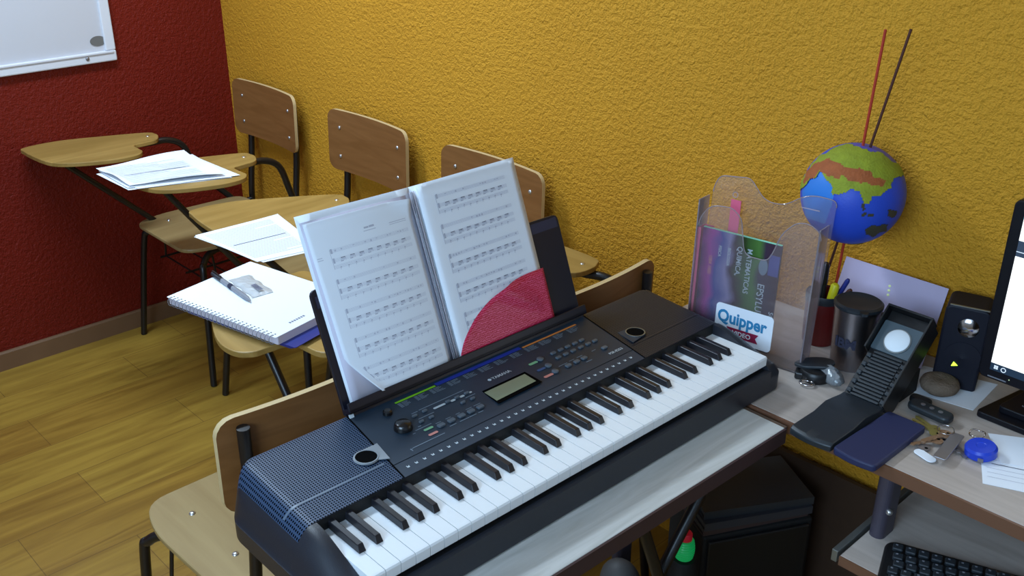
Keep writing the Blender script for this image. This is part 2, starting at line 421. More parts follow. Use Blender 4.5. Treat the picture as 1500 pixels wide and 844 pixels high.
# ------------------------------------------------------------------ whiteboard
def whiteboard():
    t = thing('whiteboard', 'white framed whiteboard hung on the dark red wall', 'whiteboard', (0.001, -.4035, .963))
    # local: x away from wall, y along wall (negative = left), z up
    W, H = 1.6, 1.1
    b = MB(); b.box(.002, .012, -W, -.001, .001, H); bs = b.build('board_surface', M['wbsurf'], t)
    f = MB()
    w = .034
    for (y0, y1, z0, z1) in ((-W, 0, 0, w), (-W, 0, H - w, H), (-W, -W + w, w, H - w), (-w, 0, w, H - w)):
        f.box(0, .02, y0, y1, z0, z1)
    fr = f.build('frame', M['wbframe'], t, bev=.004)
    g = MB(); g.box(.02, .024, -W, -w * .3, w * .8, w * .98); g.build('frame_bead', M['wbframe'], fr, bev=.001)
    T = Matrix.Translation((.0125, -.052, .068)) @ Matrix.Rotation(PI / 2, 4, 'Y')
    el = [(.016 * math.sin(a), .026 * math.cos(a)) for a in [2 * PI * k / 28 for k in range(28)]]
    part(MB().prism(el, 0, .0012, T).build('oval_plate', M['greyplate'], bs), 'grey oval plate in the corner of the board')
    MB().sphere((0.021, -.098, .018), .0065, 2, sc=(.6, 1, 1)).build('screw', M['nickel'], fr, smooth=40)
whiteboard()

# ------------------------------------------------------------------ chairs
TAB = [(-.161, -.376), (-.166, -.268), (-.118, -.133), (-.063, -.012), (-.03, .004), (0, 0), (.038, -.025), (.046, -.072), (.052, -.106), (.10, -.112), (.132, -.116), (.158, -.145), (.158, -.206), (.125, -.29), (.084, -.35), (.04, -.375), (-.04, -.386), (-.12, -.388)]
def chair(loc, rz, label, group, topz, t, tz, trot=0.0, splay=.255, px=.145, hgt=.19, hw=.195, bolts=True, back_y=.205, tilt=.03, posth=.83):
    c = thing('tablet_arm_chair', label, 'chair', loc, (0, 0, rz), group)
    # seat with drooping front
    out = roundpoly([(-.19, .19), (.19, .19), (.2, -.12), (.17, -.215), (-.17, -.215), (-.2, -.12)], [.05, .05, .06, .06, .06, .06], 5)
    s = MB(); s.prism(out, .4385, .4505)
    seat = s.build('seat', M['ply'], c, bev=.003)
    for sx in (-.12, .12):
        for sy in (-.12, .045):
            MB().lathe([(.0001, .4542), (.004, .4538), (.0065, .4515), (.0068, .4503)], 14, Matrix.Translation((sx, sy, 0)), cap=False).build('bolt', M['screw'], seat, smooth=50)
    # backrest: gently curved plywood
    zb, zt = topz - hgt, topz
    bo = rrect(-hw, hw, zb, zt, .03, 6)
    b = MB(); n = len(bo)
    # subdivide across x by building strips
    nx = 14; fr = []
    def zrange(x):
        d = max(0, abs(x) - (hw - .03)); e = .03 - math.sqrt(max(0, .03 ** 2 - d ** 2)); return zb + e, zt - e
    xs = [-hw + .0001] + [-hw + .03 * (1 - math.cos(k * PI / 8)) for k in range(1, 4)] + list(np.linspace(-hw + .03, hw - .03, nx)) + [hw - .03 * (1 - math.cos(k * PI / 8)) for k in range(3, 0, -1)] + [hw - .0001]
    rings = []
    for x in xs:
        z0, z1 = zrange(x); cv = .018 * (1 - (x / hw) ** 2)
        yf = lambda z: back_y + cv + (z - zb) * tilt
        rings.append([(x, yf(z0), z0), (x, yf(z1), z1), (x, yf(z1) + .011, z1), (x, yf(z0) + .011, z0)])
    b.loft(rings)
    bo_ = b.build('backrest', M['plyB'], c, smooth=40, mats=[M['plyB'], M['plyedge']])
    for p in bo_.data.polygons:
        if abs(p.normal.z) > .7 or abs(p.normal.x) > .8: p.material_index = 1
    for sx in (-.145, .145):
        for dz in (.045, .135):
            z = zb + dz; cv = .018 * (1 - (sx / hw) ** 2); y = back_y + cv + dz * tilt
            MB().sphere((sx, y - .0005, z), .006, 2, sc=(1, .5, 1)).build('screw', M['screw'], bo_, smooth=40)
    pr = .0105
    yb = back_y + .011 + .018 * (1 - (px / hw) ** 2) + pr + .001
    for sx in (-1, 1):
        MB().tube(bez([(sx * .21, back_y + .045, pr), (sx * .185, back_y + .03, .3), (sx * (px + .005), back_y + .012, .47), (sx * px, yb, .66), (sx * px, yb + (posth - zb) * tilt, posth - .012), (sx * px, yb + (posth - zb) * tilt, posth - .002)], 6), [pr] * 30 + [pr * .55], 12).build('back_post', M['tube'], c, smooth=50)
        MB().tube(bez([(sx * .16, .17, .427), (sx * .165, -.02, .427), (sx * .172, -.12, .424), (sx * .195, -.165, .40), (sx * (.155 + splay * .225), -.18, .35), (sx * splay, -.215, .002)], 6), .0105, 12).build('front_leg', M['tube'], c, smooth=50)
        MB().tube([(sx * (px + .007), back_y + .012, .44), (sx * .16, .165, .427)], .0095, 10).build('seat_rail', M['tube'], c, smooth=50)
    r = MB()
    for yy in (-.12, -.04, .04, .12): r.tube([(-.185, yy, .3), (.185, yy, .3)], .003, 6)
    for xx in (-.185, 0, .185): r.tube([(xx, -.14, .3), (xx, .16, .3)], .004, 6)
    for xx in (-.185, .185): 
        for yy in (-.12, .14): r.tube([(xx, yy, .3), (xx * .9, yy, .425)], .004, 6)
    r.build('wire_rack', M['tube'], c)
    # tablet
    R = Matrix.Rotation(trot, 4, 'Z')
    pts = [(R @ Vector((p[0], p[1], 0)) + Vector((t[0], t[1], 0)))[:2] for p in TAB]
    tab = MB().prism(closed_smooth(pts, 4), tz - .013, tz).build('writing_tablet', M['plyT'], c, bev=.002)
    def tp(x, y, z): 
        v = R @ Vector((x, y, 0)); return (v.x + t[0], v.y + t[1], z)
    zz = tz - .024
    arm = bez([(-.175, .15, .428), (-.215, .165, .44), tp(.01, .14, .52) if abs(t[0]) > .2 else (-.225, t[1] + .19, .52), tp(-.005, .115, tz - .14), tp(-.005, .085, tz - .055), tp(-.01, .035, zz), tp(-.02, -.03, zz), tp(-.05, -.15, zz), tp(-.06, -.25, zz)], 6)
    MB().tube(arm, .0105, 12).build('arm_tube', M['tube'], c, smooth=50)
    MB().tube([tp(.02, -.32, zz), (-.17, -.13, .426)], .0095, 10).build('tablet_brace', M['tube'], c, smooth=50)
    p = tp(-.018, -.028, tz)
    MB().sphere(p, .006, 2, sc=(1, 1, .4)).build('screw', M['screw'], tab, smooth=40)
    return c
G = 'wooden student chairs with writing tablets'
chair((.33, -.275, 0), 0, 'wooden tablet chair in the corner against the red wall, nothing on its tablet', G, .872, (-.15, -.10), .735)
chair((.915, -.275, 0), 0, 'wooden tablet chair by the yellow wall with a messy stack of sheets on its tablet', G, .876, (-.27, -.01), .75, trot=rad(3))
chair((1.462, -.275, 0), 0, 'wooden tablet chair by the yellow wall partly hidden behind the sheet music', G, .880, (-.297, -.03), .75, trot=rad(-9))
chair((1.862, -.985, 0), rad(-90), 'wooden chair behind the left end of the music keyboard, notebook on its tablet', G, .848, (-.184, -.012), .74, tilt=.02, hw=.205, px=.168, hgt=.175, splay=.215)
chair((1.905, -.405, 0), rad(-90), 'wooden chair behind the right end of the music keyboard near the yellow wall', G, .848, (-.25, .005), .74, tilt=.02, trot=rad(25), hw=.205, px=.160, hgt=.175, splay=.215)

# ------------------------------------------------------------------ papers on tablets
def sheet(name, label, cat, pts, z, group=None, lines=0, seed=0, m='paper', thick=.0006, curl=0.0):
    """a sheet of paper given by 4 world corners (a b c d), with printed lines"""
    a, b, c_, d = [Vector((*p, 0)) for p in pts]
    cen = (a + b + c_ + d) / 4
    t = thing(name, label, cat, (cen.x, cen.y, z), group=group)
    N = 10; rnd = random.Random(seed)
    def P(u, v, dz=0):
        q = (a * (1 - u) + b * u) * (1 - v) + (d * (1 - u) + c_ * u) * v - cen
        e = max(abs(u - .5), abs(v - .5)) * 2
        q.z = dz + curl * max(0, e - .6) ** 2 * (1 + .5 * math.sin(7 * u + 5 * v + seed))
        return q
    mb = MB()
    top = [[P(i / N, j / N, thick) for i in range(N + 1)] for j in range(N + 1)]
    bot = [[P(i / N, j / N, 0) for i in range(N + 1)] for j in range(N + 1)]
    idx = lambda k, i, j: k * (N + 1) ** 2 + j * (N + 1) + i
    V = [p for r in top for p in r] + [p for r in bot for p in r]; F = []
    for j in range(N):
        for i in range(N):
            F.append((idx(0, i, j), idx(0, i + 1, j), idx(0, i + 1, j + 1), idx(0, i, j + 1)))
            F.append((idx(1, i, j), idx(1, i, j + 1), idx(1, i + 1, j + 1), idx(1, i + 1, j)))
    for i in range(N):
        F += [(idx(0, i, 0), idx(1, i, 0), idx(1, i + 1, 0), idx(0, i + 1, 0)), (idx(0, i, N), idx(0, i + 1, N), idx(1, i + 1, N), idx(1, i, N)),
              (idx(0, 0, i), idx(0, 0, i + 1), idx(1, 0, i + 1), idx(1, 0, i)), (idx(0, N, i), idx(1, N, i), idx(1, N, i + 1), idx(0, N, i + 1))]
    mb.faces(V, F); mb.build('sheet', M[m], t, smooth=40)
    if lines:
        pr = MB()
        for k in range(lines):
            u = .08 + .84 * k / lines
            l = .9 if rnd.random() > .2 else .6
            q = [P(u, .06, thick + .0003), P(u + .006, .06, thick + .0003), P(u + .006, .06 + l * .9, thick + .0003), P(u, .06 + l * .9, thick + .0003)]
            pr.faces(q, [(0, 1, 2, 3)])
        pr.build('printed_lines', M['inklight'], t)
        q = [P(.49, .12, thick + .0004), P(.5, .12, thick + .0004), P(.5, .84, thick + .0004), P(.49, .84, thick + .0004)]
        rl = MB(); rl.faces(q, [(0, 1, 2, 3)]); rl.build('ruled_line', M['inkdark'], t)
    return t
# stack on chair by the wall (corners measured on the tablet)
z2 = .7504
S2 = [(.47, -.70), (.67, -.70), (.775, -.44), (.50, -.43)]
lab = 'loose white sheet lower in the messy stack on the far chair tablet'
for k in range(4):
    dx, dy, r = [(.012, -.006, .03), (-.006, .008, -.05), (.02, .012, .07), (.008, .0, -.02)][k]
    c_ = Vector((.6, -.57)); pts = []
    for p in S2:
        v = Vector(p) - c_; pts.append((c_.x + dx + v.x * math.cos(r) - v.y * math.sin(r), c_.y + dy + v.x * math.sin(r) + v.y * math.cos(r)))
    sheet('paper_sheet', lab, 'paper', pts, z2 + k * .0012, 'sheets stacked under the top sheet', seed=k)
sheet('paper_sheet', 'topmost white sheet with a printed line on the far chair tablet', 'paper', [(.465, -.70), (.675, -.695), (.77, -.455), (.485, -.435)], z2 + .005, lines=22, seed=4, curl=.05)
S3 = [(1.125, -.735), (1.375, -.71), (1.40, -.56), (1.135, -.51)]
sheet('paper_sheet', 'white sheet lying under the printed page on the tablet behind the music folder', 'paper', [(1.13, -.74), (1.385, -.70), (1.41, -.555), (1.13, -.505)], .7504, seed=5)
sheet('paper_sheet', 'printed white page with a long black line on the tablet behind the music folder', 'paper', S3, .7516, lines=26, seed=6)

# ------------------------------------------------------------------ spiral notebook with pen and packet
NBW, NBH = .326, .232
nb_ang = math.atan2(-.897 + .964, 1.76 - 1.441)
nbc = (1.441, -.964)
BF = thing('plastic_folder', 'shiny blue plastic folder lying under the white spiral notebook', 'folder', (nbc[0], nbc[1], .7405), (0, 0, nb_ang + rad(2)))
MB().prism(rrect(.05, NBW + .022, .008, NBH + .010, .006), 0, .007).build('cover', M['bluefold'], BF)
MB().prism(rrect(.14, NBW + .036, .004, .1, .004), .0072, .0085).build('flap', M['bluefold'], BF)
NB = thing('spiral_notebook', 'open white spiral notebook on the chair tablet, blank page up', 'notebook', (nbc[0], nbc[1], .7491), (0, 0, nb_ang))
MB().prism(rrect(0, NBW, .006, NBH, .003), 0, .0165).build('page_block', M['paper2'], NB)
MB().prism(rrect(0, NBW, .0015, NBH, .003), .0168, .0175).build('top_page', M['paper'], NB)
for k in range(27):
    x = .012 + k * (NBW - .024) / 26
    MB().tube([(x + .001 * math.cos(a), .003 + .0075 * math.cos(a), .0095 + .0098 * math.sin(a)) for a in [2 * PI * i / 12 for i in range(13)]], .0008, 6).build('spiral_ring', M['pengrey'], NB, smooth=60)
hol = MB()
for k in range(27):
    x = .012 + k * (NBW - .024) / 26
    hol.quad(x - .0016, x + .0016, .0105, .0135, .0178)
hol.build('punched_holes', M['inkdark'], NB)
mk = MB()
for k in range(7): mk.quad(NBW - .028 + .0, NBW - .022, .062 + k * .0062, .066 + k * .0062, .0178)
mk.build('page_mark', M['ink'], NB)
pen_a = math.atan2(-.849 + .838, 1.593 - 1.414)
PEN = thing('ballpoint_pen', 'grey ballpoint pen lying across the white notebook', 'pen', (1.407, -.838, .7724), (0, 0, pen_a))
T = Matrix.Translation((0, 0, 0)) @ Matrix.Rotation(PI / 2, 4, 'Y')
MB().lathe([(.0035, .045), (.0052, .05), (.0055, .1), (.0055, .15), (.0045, .168), (.002, .178), (.0008, .182)], 14, T).build('barrel', M['pengrey'], PEN, smooth=50)
MB().lathe([(.003, 0), (.0052, .003), (.0056, .045), (.0052, .05)], 14, T).build('cap', M['black2'], PEN, smooth=50)
MB().box(.002, .045, -.0015, .0015, .0056, .0078).build('clip', M['black'], PEN)
MB().lathe([(.0057, .085), (.0058, .086), (.0058, .1), (.0057, .101)], 14, T).build('logo_band', M['inkdark'], PEN, smooth=50)
PK = thing('candy_packet', 'small crumpled silver packet lying beside the grey pen', 'packet', (1.515, -.806, .7669), (0, 0, rad(-4)))
pk = MB(); n = 10; V = []; F = []
for j in range(7):
    for i in range(11):
        x = -.058 + .116 * i / 10; y = -.024 + .048 * j / 6
        e = (1 - (2 * i / 10 - 1) ** 4) * (1 - (2 * j / 6 - 1) ** 4)
        V.append((x, y + .002 * math.sin(i * 1.7), .001 + .0055 * e + .0005 * math.sin(i * 2.3 + j * 1.9)))
for j in range(6):
    for i in range(10): F.append((j * 11 + i, j * 11 + i + 1, (j + 1) * 11 + i + 1, (j + 1) * 11 + i))
pk.faces(V, F); o = pk.build('foil', M['kraft'], PK); sm = o.modifiers.new('s', 'SOLIDIFY'); sm.thickness = .001
mk = MB()
for k in range(9): mk.box(.012 + k * .004, .0145 + k * .004, -.006, .006, .0085, .0089)
mk.build('barcode', M['ink'], PK)

# ------------------------------------------------------------------ folding table
TY = rad(-1.36)
TB = thing('folding_table', 'narrow table with grey wood-grain top under the music keyboard', 'table', (2.60, -.4335, 0), (0, 0, -rad(1.36)))
# local: -x to back(red wall), -y to viewer
TL, TW = .775, .435
MB().box(-TW, 0, -TL, 0, .722, .75).build('table_top', M['table'], TB, bev=.0015)
MB().box(0.0002, .004, -TL, 0, .7215, .7495).build('front_edge_band', M['tedge'], TB)
MB().box(-TW, 0, .0002, .007, .7215, .7495).build('end_edge_band', M['tedge2'], TB)
MB().box(-TW + .03, -.03, -TL + .05, -.05, .69, .7215).build('apron', M['tedge'], TB)
for xx, o_ in ((-.055, 0), (-.385, 0)):
    MB().tube([(xx, -.30, .69), (xx, -.035, .011)], .010, 10).build('leg', M['tube'], TB, smooth=50)
    MB().tube([(xx - .022, -.06, .69), (xx - .022, -.62, .011)], .010, 10).build('leg', M['tube'], TB, smooth=50)
    MB().tube([(xx - .011, -.72, .69), (xx - .011, -.70, .011)], .010, 10).build('leg', M['tube'], TB, smooth=50)
MB().tube([(-.385, -.04, .04), (-.055, -.04, .04)], .008, 8).build('stretcher', M['tube'], TB, smooth=50)

# ------------------------------------------------------------------ electronic keyboard
OFF = rad(89.16867)
KO = (2.49583116, -1.20696043, .75)
KB = thing('electronic_keyboard', 'black electronic music keyboard with white and black keys on the grey table', 'music keyboard', KO, (0, 0, OFF))
W_ = .846
X0, X1, Y0, Y1 = -.047, .893, -.012, .303
KEYZ, BEDZ = .072, .045
def zpanel(y): return .0905 + .012 * (y - .118) / .18
def sdf(x, y):
    rb = .055 if y > .15 else .03
    qx = abs(x - (X0 + X1) / 2) - (X1 - X0) / 2 + rb
    qy = abs(y - (Y0 + Y1) / 2) - (Y1 - Y0) / 2 + rb
    return -(min(max(qx, qy), 0) + math.hypot(max(qx, 0), max(qy, 0)) - rb)
def clampxy(x, y):
    rb = .055 if y > .15 else .03
    cx = min(max(x, X0 + rb), X1 - rb); cy = min(max(y, Y0 + rb), Y1 - rb)
    d = math.hypot(x - cx, y - cy)
    if d > rb: x = cx + (x - cx) * rb / d; y = cy + (y - cy) * rb / d
    return x, y
def ss(t): t = min(max(t, 0), 1); return t * t * (3 - 2 * t)
def kheight(x, y):
    inbed = (-.0002 < x < W_ + .0002)
    if y < .1179:
        if inbed:
            return BEDZ if y > -.001 else .047
        h = .054 + (zpanel(.118) - .054) * ss((y + .012) / .13)
    else:
        h = zpanel(y)
    f = lambda d, e: 1 - (1 - min(max(d, 0) / e, 1)) ** 2.2
    base = .032; d = sdf(x, y); de = min(x - X0, X1 - x)
    g = f(d, .014) * (f(de, .045) if y > .118 else f(de, .04) if not inbed else 1)
    return base + (h - base) * g
def kbody():
    xs = sorted(set([round(v, 5) for v in list(np.linspace(X0, 0, 22)) + list(np.linspace(0, W_, 60)) + list(np.linspace(W_, X1, 22)) + [-.0003, .0001, W_ - .0001, W_ + .0003, X0 + .001, X1 - .001]]))
    ys = sorted(set([round(v, 5) for v in list(np.linspace(Y0, 0, 8)) + list(np.linspace(0, .1175, 14)) + [.1177, .1181] + list(np.linspace(.12, Y1, 40)) + [Y1 - .001, -.0012, -.0008, Y0 + .0008]]))
    mb = MB(); nx, ny = len(xs), len(ys); V = []; 
    for y in ys:
        for x in xs:
            X, Y = clampxy(x, y); V.append((X, Y, kheight(X, Y)))
    F = [(j * nx + i, j * nx + i + 1, (j + 1) * nx + i + 1, (j + 1) * nx + i) for j in range(ny - 1) for i in range(nx - 1)]
    ring = [i for i in range(nx)] + [j * nx + nx - 1 for j in range(1, ny)] + [(ny - 1) * nx + i for i in range(nx - 2, -1, -1)] + [j * nx for j in range(ny - 2, 0, -1)]
    b0 = len(V)
    for i in ring:
        x, y, z = V[i]; V.append((x, y, .004))
    n = len(ring)
    for k in range(n): F.append((ring[k], ring[(k + 1) % n], b0 + (k + 1) % n, b0 + k))
    F.append(tuple(b0 + k for k in range(n)))
    vs = [mb.bm.verts.new(v) for v in V]
    for f in F:
        try: mb.bm.faces.new([vs[i] for i in f])
        except ValueError: pass
    bmesh.ops.remove_doubles(mb.bm, verts=mb.bm.verts, dist=1e-6)
    o = mb.build('body', M['kb'], KB, smooth=38, mats=[M['kb'], M['bed']])
    for p in o.data.polygons:
        c = p.center
        if 0 <= c.x <= W_ and -.0005 < c.y < .1182 and c.z < .085: p.material_index = 1
    f = MB()
    for x in (.04, .8):
        for y in (.03, .26): f.lathe([(.012, 0), (.012, .0042)], 16, Matrix.Translation((x, y, 0)))
    f.build('rubber_foot', M['blackmatte'], KB)
kbody()
def patch(name, m, poly_fn, xs, ys, dz, smooth=40):
    """thin skin lying on the body top, bounded x(y)"""
    mb = MB(); V = []; nx, ny = len(xs), len(ys)
    for y in ys:
        xl, xr = poly_fn(y)
        for u in xs:
            x = xl + (xr - xl) * u; X, Y = clampxy(x, y)
            V.append((X, Y, kheight(X, Y) + dz))
    F = [(j * nx + i, j * nx + i + 1, (j + 1) * nx + i + 1, (j + 1) * nx + i) for j in range(ny - 1) for i in range(nx - 1)]
    mb.faces(V, F)
    return mb.build(name, m, KB, smooth=smooth)
spl = lambda y: .1445 + (y - .122) * .13
spr = lambda y: .656 + (y - .122) * .14
lsp = np.linspace
CPN = patch('control_panel', M['kbpanel'], lambda y: (spl(y), spr(y)), lsp(0, 1, 40), lsp(.1186, .288, 20), .0008)
part(patch('speaker_grille', M['grille'], lambda y: (X0 + .018, spl(y) - .002), lsp(0, 1, 60), lsp(.1186, .297, 30), .0008), 'dotted grille at the left end')
part(patch('speaker_grille', M['grille_dim'], lambda y: (spr(y) + .002, X1 - .018), lsp(0, 1, 60), lsp(.1186, .297, 30), .0008), 'grille at the right end with dimness painted into its colour')
for a, b in ((lambda y: spl(y) - .0022, lambda y: spl(y) + .0004), (lambda y: spr(y) - .0004, lambda y: spr(y) + .0022)):
    patch('panel_seam', M['hole'], lambda y, a=a, b=b: (a(y), b(y)), [0, 1], lsp(.1186, .29, 20), .0012)
patch('panel_groove', M['hole'], lambda y: (spl(y), spr(y)), lsp(0, 1, 30), [.1495, .1504], .0012)
patch('grille_ridge', M['ridge'], lambda y: (-.024, .14), lsp(0, 1, 30), [.1595, .163], .0014)
patch('grille_ridge', M['kb'], lambda y: (spr(y) + .008, .875), lsp(0, 1, 30), [.1595, .163], .0014)
def on(x, y, dz=.0014): return kheight(x, y) + dz
# bass port plates
for (cx, cy, m, pts) in ((.1285, .188, 'silver', [(.152, .163), (.161, .207)] + [(.1285 + .0188 * math.cos(rad(a)), .188 + .0188 * math.sin(rad(a))) for a in range(90, 301, 15)]), (.708, .186, 'kbpanel', [(.684, .207), (.676, .163)] + [(.708 + .0188 * math.cos(rad(a)), .186 + .0188 * math.sin(rad(a))) for a in range(-100, 101, 15)])):
    z = on(cx, cy, .0014)
    MB().prism(pts, z, z + .001).build('port_plate', M[m], KB)
    T = Matrix.Translation((cx, cy, z + .0011))
    MB().lathe([(.0178, 0), (.0178, .0012), (.016, .0012), (.016, 0)], 28, T, cap=False).build('port_rim', M['silver'] if cx < .5 else M['rail'], KB, smooth=40)
    MB().lathe([(.0001, .0004), (.016, .0004)], 28, T, cap=False).build('port_hole', M['hole'], KB)
# white & black keys
pitch = W_ / 36
for i in range(36):
    k = MB()
    pr = [(0.0, .0545), (-.0005, .069), (.0012, .0716), (.004, .072), (.132, .072), (.132, .0545)]
    T = Matrix(((0, 0, 1, 0), (1, 0, 0, 0), (0, 1, 0, 0), (0, 0, 0, 1)))
    k.prism(pr, i * pitch + .0005, (i + 1) * pitch - .0005, T)
    k.build('white_key', M['wkey'], KB)
for i in range(35):
    if i % 7 in (2, 6): continue
    xo = {0: -.0018, 1: .0018, 3: -.0026, 4: 0, 5: .0026}[i % 7]
    c = (i + 1) * pitch + xo
    k = MB()
    secs = []
    for (y, hw, z) in ((.0465, .0052, .0722), (.0525, .0046, .0825), (.0555, .0046, .0836), (.132, .0046, .0836)):
        secs.append((y, hw, z))
    V = []; 
    # bottom rectangle + top
    bw = .0056
    V = [(c - bw, .0462, .0722), (c + bw, .0462, .0722), (c + bw, .132, .0722), (c - bw, .132, .0722),
         (c - .0044, .0515, .083), (c + .0044, .0515, .083), (c + .0044, .132, .0845), (c - .0044, .132, .0845)]
    k.faces(V, [(3, 2, 1, 0), (4, 5, 6, 7), (0, 1, 5, 4), (1, 2, 6, 5), (2, 3, 7, 6), (3, 0, 4, 7)])
    k.build('black_key', M['bkey'], KB, bev=.0008, seg=1)
# LCD
z = on(.415, .2)
MB().prism([(.366, .170), (.463, .172), (.465, .217), (.371, .215)], z - .0004, z + .0004).build('display_recess', M['hole'], CPN)
MB().prism([(.369, .177), (.457, .180), (.459, .209), (.371, .209)], z + .0006, z + .0009).build('display', M['lcd'], CPN)
# brand and model lettering
zt = on(.42, .23, .0015)
MB().lathe([(.0001, 0), (.0032, 0), (.0032, .0003)], 20, Matrix.Translation((.402, .2315, zt)), cap=False).build('brand_emblem', M['btnw'], CPN)
text('brand_lettering', 'YAMAHA', .0098, M['btnw'], CPN, (.4075, .2285, zt), bold=.0002)
text('model_lettering', 'PSR-E253', .0085, M['btnw'], CPN, (.617, .1625, on(.63, .163, .0015)), bold=.00015)
# dial and knob
zd = on(.2125, .212)
MB().lathe([(.0145, 0), (.0142, .004), (.0128, .009), (.0105, .011), (.0001, .0115)], 32, Matrix.Translation((.2125, .212, zd)), cap=False).build('volume_dial', M['knob'], CPN, smooth=40)
MB().lathe([(.0075, 0), (.0072, .005), (.005, .007), (.0001, .0072)], 24, Matrix.Translation((.217, .257, on(.217, .257))), cap=False).build('power_button', M['knob'], CPN, smooth=40)
# buttons
def btn(x, y, w, d, m='btn', h=.0028, name='button'):
    z = on(x, y); MB().prism(rrect(x - w / 2, x + w / 2, y - d / 2, y + d / 2, min(w, d) * .25, 3), z - .0005, z + h).build(name, M[m], CPN, bev=.0006, seg=1)
for x in (.542, .56, .577, .595, .612): btn(x, .226, .0105, .0062)
for x in (.539, .557, .575, .594, .612, .629): btn(x, .2105, .0105, .0062)
for x in (.534, .554, .572): btn(x, .182, .0115, .008)
btn(.625, .184, .0115, .0075)
for (x, y) in ((.511, .226), (.508, .203), (.504, .183)):
    MB().lathe([(.0062, 0), (.0062, .0022), (.005, .003), (.0001, .003)], 20, Matrix.Translation((x, y, on(x, y))), cap=False).build('round_button', M['btn'], CPN, smooth=40)
for (x, y) in ((.245, .226), (.265, .227), (.244, .208), (.263, .208), (.326, .208), (.345, .207), (.309, .2245), (.3275, .2245), (.347, .2245)): btn(x, y, .0085, .0045)
for x in (.261, .281, .301, .32, .339): btn(x, .182, .0125, .0085)
def chip(x0, x1, y0, y1, m, name='print_chip'):
    z = on((x0 + x1) / 2, (y0 + y1) / 2)
    MB().prism(rrect(x0, x1, y0, y1, (y1 - y0) * .4, 3), z, z + .0003).build(name, M[m], CPN)
chip(.484, .503, .2215, .2275, 'chipg'); chip(.482, .5, .1995, .2055, 'chipb'); chip(.477, .497, .178, .184, 'chipr')
chip(.28, .303, .2215, .226, 'btnw'); chip(.3135, .3225, .2205, .2255, 'btnw'); chip(.332, .341, .2205, .2255, 'btnw'); chip(.3515, .357, .2215, .226, 'btnw')
chip(.233, .25, .1855, .1905, 'chipg'); chip(.231, .248, .1715, .1765, 'chipr')
# coloured strips below the music rest
for (x0, x1, m, nm) in ((.243, .322, 'green', 'green_strip'), (.325, .51, 'blue', 'blue_strip'), (.514, .645, 'orange', 'orange_strip')):
    z = on(.4, .274); MB().prism([(x0, .2705), (x1, .2705), (x1, .2745 if m != 'blue' else .279), (x0, .2745 if m != 'blue' else .279)], z - .0003, z + .0001).build(nm, M[m], CPN)
# fine print
pp = MB(); ic = MB(); cp_ = MB(); rnd = random.Random(3)
x = .244
while x < .64:
    w = .022 + rnd.random() * .006
    for r in range(5):
        y = .2675 - r * .0026
        l = w * (.35 + .65 * rnd.random()); z = on(x, y, .0011)
        pp.quad(x, x + .006, y, y + .0013, z); pp.quad(x + .0075, x + .0075 + l * .7, y, y + .0011, z)
    x += w + .0085
for i in range(33):
    x = .163 + i * .01485; y = .1345; z = on(x, y, .0011)
    ic.quad(x - .0024, x + .0018, y - .0018, y + .0012, z); ic.quad(x + .0010, x + .0024, y + .0012, y + .0026, z)
    ic.quad(x - .0024, x - .001, y + .001, y + .0032, z)
for (x, y, w) in ((.2235, .1955, .03), (.215, .191, .005), (.232, .2005, .006), (.189, .163, .004), (.194, .164, .06), (.27, .172, .013), (.29, .172, .018), (.309, .172, .014), (.327, .172, .01), (.245, .2335, .012), (.26, .2345, .02), (.28, .2345, .07), (.245, .216, .03), (.258, .1905, .01), (.277, .1905, .01), (.297, .1905, .008), (.317, .1905, .012), (.333, .1905, .014), (.52, .19, .02), (.546, .191, .012), (.564, .191, .014), (.567, .171, .014), (.6, .19, .01), (.338, .2155, .02)):
    z = on(x, y, .0012); MB().quad(x, x + w, y, y + .0016, z).build('button_caption', M['print'], CPN)
z = on(.19, .1605, .0012); MB().quad(.1895, .191, .159, .166, z).build('button_caption', M['print'], CPN)
pp.build('style_list_print', M['print'], CPN); ic.build('drum_icon_print', M['btnw'], CPN)
# music rest (leans back from behind the panel)
AL = rad(22); RO = (0, .298, .109); RR = (PI / 2 - AL, 0, 0)
rp = roundpoly([(.166, -.010), (.166, .189), (.686, .182), (.682, -.010)], [.004, .012, .012, .004], 4)
MR = MB().prism(rp, -.006, 0).build('music_rest', M['rest'], KB, loc=RO, rot=RR, bev=.001)
lg = MB(); lg.box(.166, .684, -.006, .0015, -.002, .016); lg.box(.17, .68, -.03, -.0055, -.006, .010); lg.box(.166, .684, -.006, .011, .0125, .016)
part(lg.build('rest_ledge', M['rest'], MR, bev=.0015), 'black ledge along the foot of the music rest')
MB().box(.172, .68, .160, .178, .0001, .0012).build('rest_lip', mat('rest_lip_plastic', (44, 46, 68), .4), MR)
MB().box(.166, .173, -.012, -.0065, .010, .0135).build('rest_tab', M['btnw'], MR)

